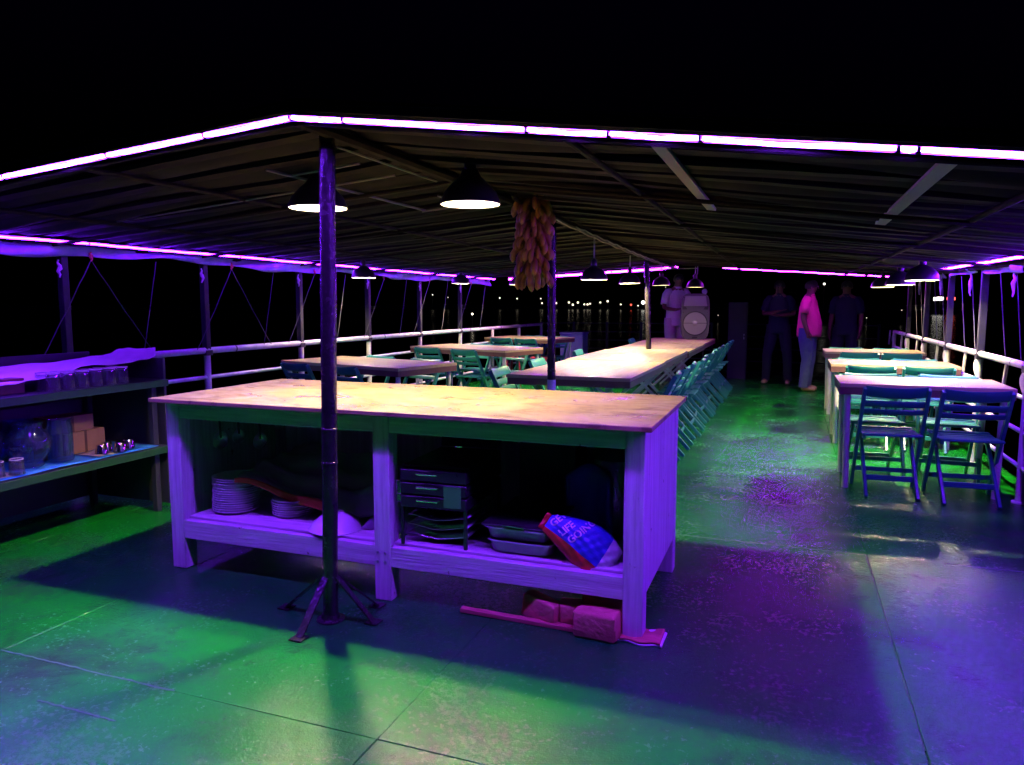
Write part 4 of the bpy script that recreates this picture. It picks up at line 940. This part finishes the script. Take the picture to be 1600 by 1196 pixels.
# ------------------------------------------------------------------ people
def skin_obj(name, verts, edges, radii, m, parent, root=0, sub=2):
    me = bpy.data.meshes.new(name); me.from_pydata(verts, edges, []); me.update(); me.materials.append(m)
    o = put(name, me, parent)
    sk = o.modifiers.new('skin', 'SKIN'); sk.use_smooth_shade = True
    if not me.skin_vertices: 
        bpy.context.view_layer.objects.active = o
    lay = me.skin_vertices[0] if me.skin_vertices else me.attributes and None
    for i, r in enumerate(radii):
        me.skin_vertices[0].data[i].radius = r if isinstance(r, tuple) else (r, r); me.skin_vertices[0].data[i].use_root = (i == root)
    s = o.modifiers.new('sub', 'SUBSURF'); s.levels = 1; s.render_levels = sub
    return o
def person(label, loc, rz, h, shirt, trousers, belly=.0, arms=None, wide=1.0, lean=0.0, shoes='shoe', stance=.10):
    k = h / 1.75
    t = thing('person', label, 'person', loc, rz)
    J = dict(pel=(0, 0, .94), spi=(0, .0 + belly * .5, 1.12), che=(0, .01 + lean * .3, 1.32), nb=(0, .01 + lean * .6, 1.475), nk=(0, .02 + lean, 1.53), hd=(0, .045 + lean * 1.3, 1.625), ht=(0, .035 + lean * 1.35, 1.705))
    for s, S in ((-1, 'L'), (1, 'R')):
        J['sh' + S] = (s * .175, .0 + lean * .5, 1.425)
        a = (arms or {}).get(S) or ((s * .225, -.03, 1.16), (s * .235, .06, .93), (s * .225, .10, .85))
        J['el' + S], J['wr' + S], J['pa' + S] = a
        J['hi' + S] = (s * .095, 0, .90); J['kn' + S] = (s * (stance * .95), .03, .50); J['an' + S] = (s * (stance + .01), -.01, .085); J['to' + S] = (s * (stance + .03), .135, .035)
    V = {n: Vector(p) * k for n, p in J.items()}
    names = list(V); idx = {n: i for i, n in enumerate(names)}
    rad = dict(pel=(.09, .07), spi=(.09, .07), che=(.10, .07), nb=(.07, .065), nk=(.052, .055), hd=(.074, .09), ht=(.055, .07))
    for S in 'LR': rad.update({'sh' + S: .050, 'el' + S: .040, 'wr' + S: .027, 'pa' + S: (.036, .02), 'hi' + S: .060, 'kn' + S: .048, 'an' + S: .037, 'to' + S: (.038, .026)})
    E = [('pel', 'spi'), ('spi', 'che'), ('che', 'nb'), ('nb', 'nk'), ('nk', 'hd'), ('hd', 'ht')]
    for S in 'LR': E += [('nb', 'sh' + S), ('sh' + S, 'el' + S), ('el' + S, 'wr' + S), ('wr' + S, 'pa' + S), ('pel', 'hi' + S), ('hi' + S, 'kn' + S), ('kn' + S, 'an' + S), ('an' + S, 'to' + S)]
    vs = [tuple(V[n]) for n in names]; rs = [rad[n] if isinstance(rad[n], tuple) else (rad[n], rad[n]) for n in names]; rs = [(a * k * (wide if nm[:2] not in ('nk', 'hd', 'ht', 'pa', 'to') else 1), b * k * (wide if nm[:2] not in ('nk', 'hd', 'ht', 'pa', 'to') else 1)) for nm, (a, b) in zip(names, rs)]
    es = [(idx[a], idx[b]) for a, b in E]
    # five fingers on each hand
    for S, s in (('L', -1), ('R', 1)):
        d = (V['pa' + S] - V['wr' + S]).normalized(); side = Vector((0, 1, 0)); side = (side - d * side.dot(d)).normalized()
        for f in range(4):
            b0 = V['pa' + S] + side * (.027 - .018 * f) * k; L = (.075, .085, .08, .062)[f] * k
            i0 = len(vs); inw = Vector((-s * .012, .0, 0)) * k
            vs += [tuple(b0 + d * .02 * k), tuple(b0 + d * L * .6 + inw * .5), tuple(b0 + d * L + inw * 1.6)]; rs += [(.009 * k,) * 2, (.0085 * k,) * 2, (.007 * k,) * 2]
            es += [(idx['pa' + S], i0), (i0, i0 + 1), (i0 + 1, i0 + 2)]
        i0 = len(vs); th = V['pa' + S] - d * .03 * k + side * .03 * k
        vs += [tuple(th + side * .014 * k), tuple(th + side * .026 * k + d * .04 * k)]; rs += [(.011 * k,) * 2, (.008 * k,) * 2]; es += [(idx['wr' + S], i0), (i0, i0 + 1)]
    body = skin_obj('body', vs, es, rs, M['skin'], t)
    def ring(cx, cy, z, rx, ry, n=24, ph=0.0):
        return [((cx + rx * wide * math.cos(2 * math.pi * q / n) + .004 * math.sin(5 * q + 40 * z + ph)) * k, (cy + ry * wide * math.sin(2 * math.pi * q / n) + .005 * math.sin(3 * q + 31 * z + ph)) * k, z * k) for q in range(n)]
    ln = lean
    secs = [ring(0, belly * .5, .862, .172, .128 + belly * .5), ring(0, belly * .55, .90, .176, .132 + belly * .55), ring(0, belly * .7, .99, .170, .126 + belly * .75), ring(0, belly * .7, 1.08, .163, .120 + belly * .75), ring(0, belly * .4 + ln * .15, 1.19, .163, .115 + belly * .45),
            ring(0, .005 + ln * .3, 1.30, .172, .112 + belly * .1), ring(0, .005 + ln * .45, 1.385, .178, .100), ring(0, .005 + ln * .55, 1.445, .160, .082), ring(0, .008 + ln * .65, 1.485, .105, .068), ring(0, .012 + ln * .8, 1.515, .064, .060)]
    shirt_mb = MB(); n_ = 24; vs_ = [p for q in secs for p in q]
    shirt_mb.add(vs_, [(a * n_ + b, a * n_ + (b + 1) % n_, (a + 1) * n_ + (b + 1) % n_, (a + 1) * n_ + b) for a in range(len(secs) - 1) for b in range(n_)])
    for S in 'LR':
        a, b = V['sh' + S], V['el' + S]
        inner = Vector((a.x * .55, a.y, a.z + .005))
        shirt_mb.tube([inner, a.lerp(inner, .25), a.lerp(b, .18), a.lerp(b, .45), a.lerp(b, .78)], [.070 * k, .076 * k, .072 * k, .068 * k, .066 * k], 14, cap=False)
    shirt_mb.obj('shirt', shirt, t, smooth=80, solid=.004)
    tr = MB()
    for S, sg in (('L', -1), ('R', 1)):
        h_, kn, an = V['hi' + S], V['kn' + S], V['an' + S]
        tr.tube([h_ + Vector((0, 0, .10 * k)), h_, h_.lerp(kn, .35), h_.lerp(kn, .7), kn, kn.lerp(an, .3) + Vector((0, -.006, 0)), kn.lerp(an, .65), an + Vector((0, 0, .03)), an - Vector((0, 0, .02 * k))], [r * k * wide for r in (.098, .104, .100, .088, .078, .075, .070, .067, .069)], 16)
    pelvis = [ring(0, belly * .2, .86, .172, .118), ring(0, belly * .2, .92, .168, .118), ring(0, belly * .3, 1.0, .158, .112)]
    tr.add([p for q in pelvis for p in q], [(a * n_ + b, a * n_ + (b + 1) % n_, (a + 1) * n_ + (b + 1) % n_, (a + 1) * n_ + b) for a in range(2) for b in range(n_)] + [tuple(range(n_))[::-1]])
    tr.obj('trousers', trousers, t, smooth=80)
    MB().lathe([(.058 * k, 0), (.066 * k, .0), (.070 * k, .03 * k), (.064 * k, .035 * k)], 18, V['nk'] - Vector((0, .004, .035 * k)), closed=True).obj('collar', shirt, t)
    for S in 'LR':
        a = V['an' + S]; b = V['to' + S]
        skin_obj('shoe', [tuple(Vector((a.x, a.y - .05 * k, .045 * k))), tuple(Vector((a.x, a.y + .03 * k, .05 * k))), tuple(Vector((b.x, b.y + .03 * k, .035 * k)))], [(0, 1), (1, 2)], [(.042 * k, .045 * k), (.044 * k, .05 * k), (.042 * k, .034 * k)], M[shoes], t)
    hd = V['hd']
    def hairfn(u, v):
        a = 2 * math.pi * u; b = math.pi / 2 * (1 - v * 1.25)
        c_ = math.cos(b); y = math.sin(a) * c_
        if y > 0: y *= .86
        return (hd.x + .088 * k * math.cos(a) * c_, hd.y - .012 * k + .104 * k * y, hd.z + .022 * k + .098 * k * math.sin(b) + (.03 * k * max(0, math.sin(a)) * v))
    MB().grid(hairfn, 20, 8, wrap=True).obj('hair', M['hair'], t, smooth=80)
    hf = Vector((0, .082 * k, 0))
    MB().add([hd + hf + Vector((-.011 * k, 0, -.018 * k)), hd + hf + Vector((.011 * k, 0, -.018 * k)), hd + hf + Vector((0, -.004 * k, .022 * k)), hd + hf + Vector((0, .024 * k, -.014 * k))], [(0, 1, 2), (0, 3, 1), (0, 2, 3), (1, 3, 2)]).obj('nose', M['skin'], t, smooth=0)
    for s in (-1, 1):
        MB().lathe([(0, -.024), (.010, -.015), (.013, .006), (.008, .022), (0, .026)], 8, hd + Vector((s * .077 * k, .0, .0))).obj('ear', M['skin'], t, smooth=80)
        MB().lathe([(0, -.006), (.008, -.003), (.008, .003), (0, .006)], 8, hd + Vector((s * .030 * k, .082 * k, .022 * k))).obj('eye', M['eye'], t, smooth=80)
    MB().box(hd + Vector((0, .082 * k, -.045 * k)), (.042 * k, .010 * k, .009 * k)).obj('mouth', M['tableedge'], t, bev=.003)
    return t
q = on_z(1258, 611)
person('stout man in a bright pink shirt and faded jeans seen from the side', (q.x, q.y, .002), R(-100), 1.79, M['pink'], M['denim'], belly=.035, wide=1.2, arms={'R': ((.22, -.04, 1.17), (.21, .02, .95), (.20, .04, .87)), 'L': ((-.22, -.03, 1.17), (-.2, .06, .95), (-.19, .08, .87))}, stance=.07)
q = on_z(1213, 601)
person('dark clothed man with folded arms and bare feet standing beside the man in pink', (q.x, q.y, .002), R(170), 1.82, M['navy'], M['darkdenim'], arms={'R': ((.25, .03, 1.18), (.02, .22, 1.22), (-.06, .20, 1.24)), 'L': ((-.25, .03, 1.18), (-.04, .20, 1.16), (.05, .22, 1.17))}, stance=.17)
q = on_y(1317, 600, 13.5)
person('man in a dark navy shirt half hidden behind the short tables', (q.x, 13.5, .002), R(165), 1.80, M['navy'], M['darkdenim'], stance=.13)
q = on_y(1056, 480, 13.75)
person('man in a white shirt behind the loudspeaker at the long table end', (q.x, 13.75, .08), R(-150), 1.88, M['whiteshirt'], M['cream'], lean=.05, arms={'R': ((.24, .06, 1.17), (.12, .27, 1.14), (.08, .33, 1.15)), 'L': ((-.24, .06, 1.17), (-.12, .27, 1.10), (-.08, .33, 1.10))})
t = thing('low_platform', 'low dark step under the man in white behind the long table', 'platform', (q.x, 13.8, 0))
MB().box((0, 0, .04), (.9, .6, .08)).obj('step_top', M['darkboard'], t, bev=.005); MB().box((0, -.28, .012), (.88, .02, .024)).obj('step_kick', M['darkboard'], t)

# ------------------------------------------------------------------ lights on the far shore
W_ = (1.0, .86, .66); WW = (1.0, .95, .85); RD = (1.0, .12, .08)
mats_far = {}
def shore_lamp(px, py, D, r, col, strength, label, group='lamps along the far shore'):
    d = ray(px, py); d /= math.hypot(d.x, d.y); p = _c + d * D
    t = thing('shore_lamp', label, 'lamp', (p.x, p.y, WATER_Z), 0, group)
    key = (col, strength)
    if key not in mats_far: mats_far[key] = glow('far_lamp_light', col, strength)
    MB().lathe([(0, -r), (r * .7, -r * .7), (r, 0), (r * .7, r * .7), (0, r)], 10, (0, 0, p.z - WATER_Z)).obj('globe', mats_far[key], t, smooth=80)
    MB().cyl((0, 0, -.3), (0, 0, p.z - WATER_Z), max(.06, r * .16), n=6).obj('post', M['lightpost'], t)
L1 = 'warm white lamp on the far shore across the water'
for px, py, r in ((869, 474, .7), (889, 473, .7), (895, 476.5, .75), (903, 473, .75), (913, 476, .6), (918, 476, .7), (922, 475, .6), (938, 473, .6), (949.5, 471, .75), (970, 476, .55), (997, 478, .45), (847, 474, .55), (781, 466, .5), (808, 467, .5), (845, 467, .45), (700, 465, .35), (676, 461, .4)):
    shore_lamp(px, py, 500, r, W_, 2.2, L1)
shore_lamp(1005, 473, 480, 1.25, WW, 3.5, 'brightest white lamp on the far shore beside the long table pole', None)
shore_lamp(986, 476.5, 490, .7, RD, 1.8, 'small red lamp on the far shore beside the brightest lamp', None)
shore_lamp(738, 491, 120, .17, W_, 5.0, 'warm lamp on a mooring post out on the water', None)
shore_lamp(1343, 484, 110, .20, WW, 2.5, 'white mooring lamp low over the water beyond the dark men', None)
shore_lamp(1288, 444, 160, .24, WW, 2.5, 'white lamp on a tall mast beyond the man in pink', None)
for px, py in ((1354, 497), (1122, 493), (1171, 506), (1409, 485), (1040, 449)): shore_lamp(px, py, 150, .10, W_, 1.2, 'faint small lamp out on the dark water', 'faint lamps out on the water')
def sign(px, py, D, w, h, col, s, label):
    d = ray(px, py); d /= math.hypot(d.x, d.y); p = _c + d * D; a = math.atan2(d.y, d.x) - math.pi / 2
    t = thing('lit_sign', label, 'sign', (p.x, p.y, WATER_Z), a)
    MB().box((0, 0, p.z - WATER_Z), (w, .2, h)).obj('sign_face', glow('sign_light', col, s), t); MB().box((0, .2, (p.z - WATER_Z) / 2), (.3, .15, p.z - WATER_Z)).obj('sign_post', M['lightpost'], t)
sign(1461, 467.5, 300, .9, 1.2, WW, 3.0, 'small white lit sign beyond the gusseted rail, left piece of two')
sign(1469, 467, 300, 2.1, 1.2, WW, 3.0, 'wider white lit sign beyond the gusseted rail')
sign(1486, 467, 300, 2.6, 1.0, RD, 3.0, 'red lit sign beyond the gusseted rail')
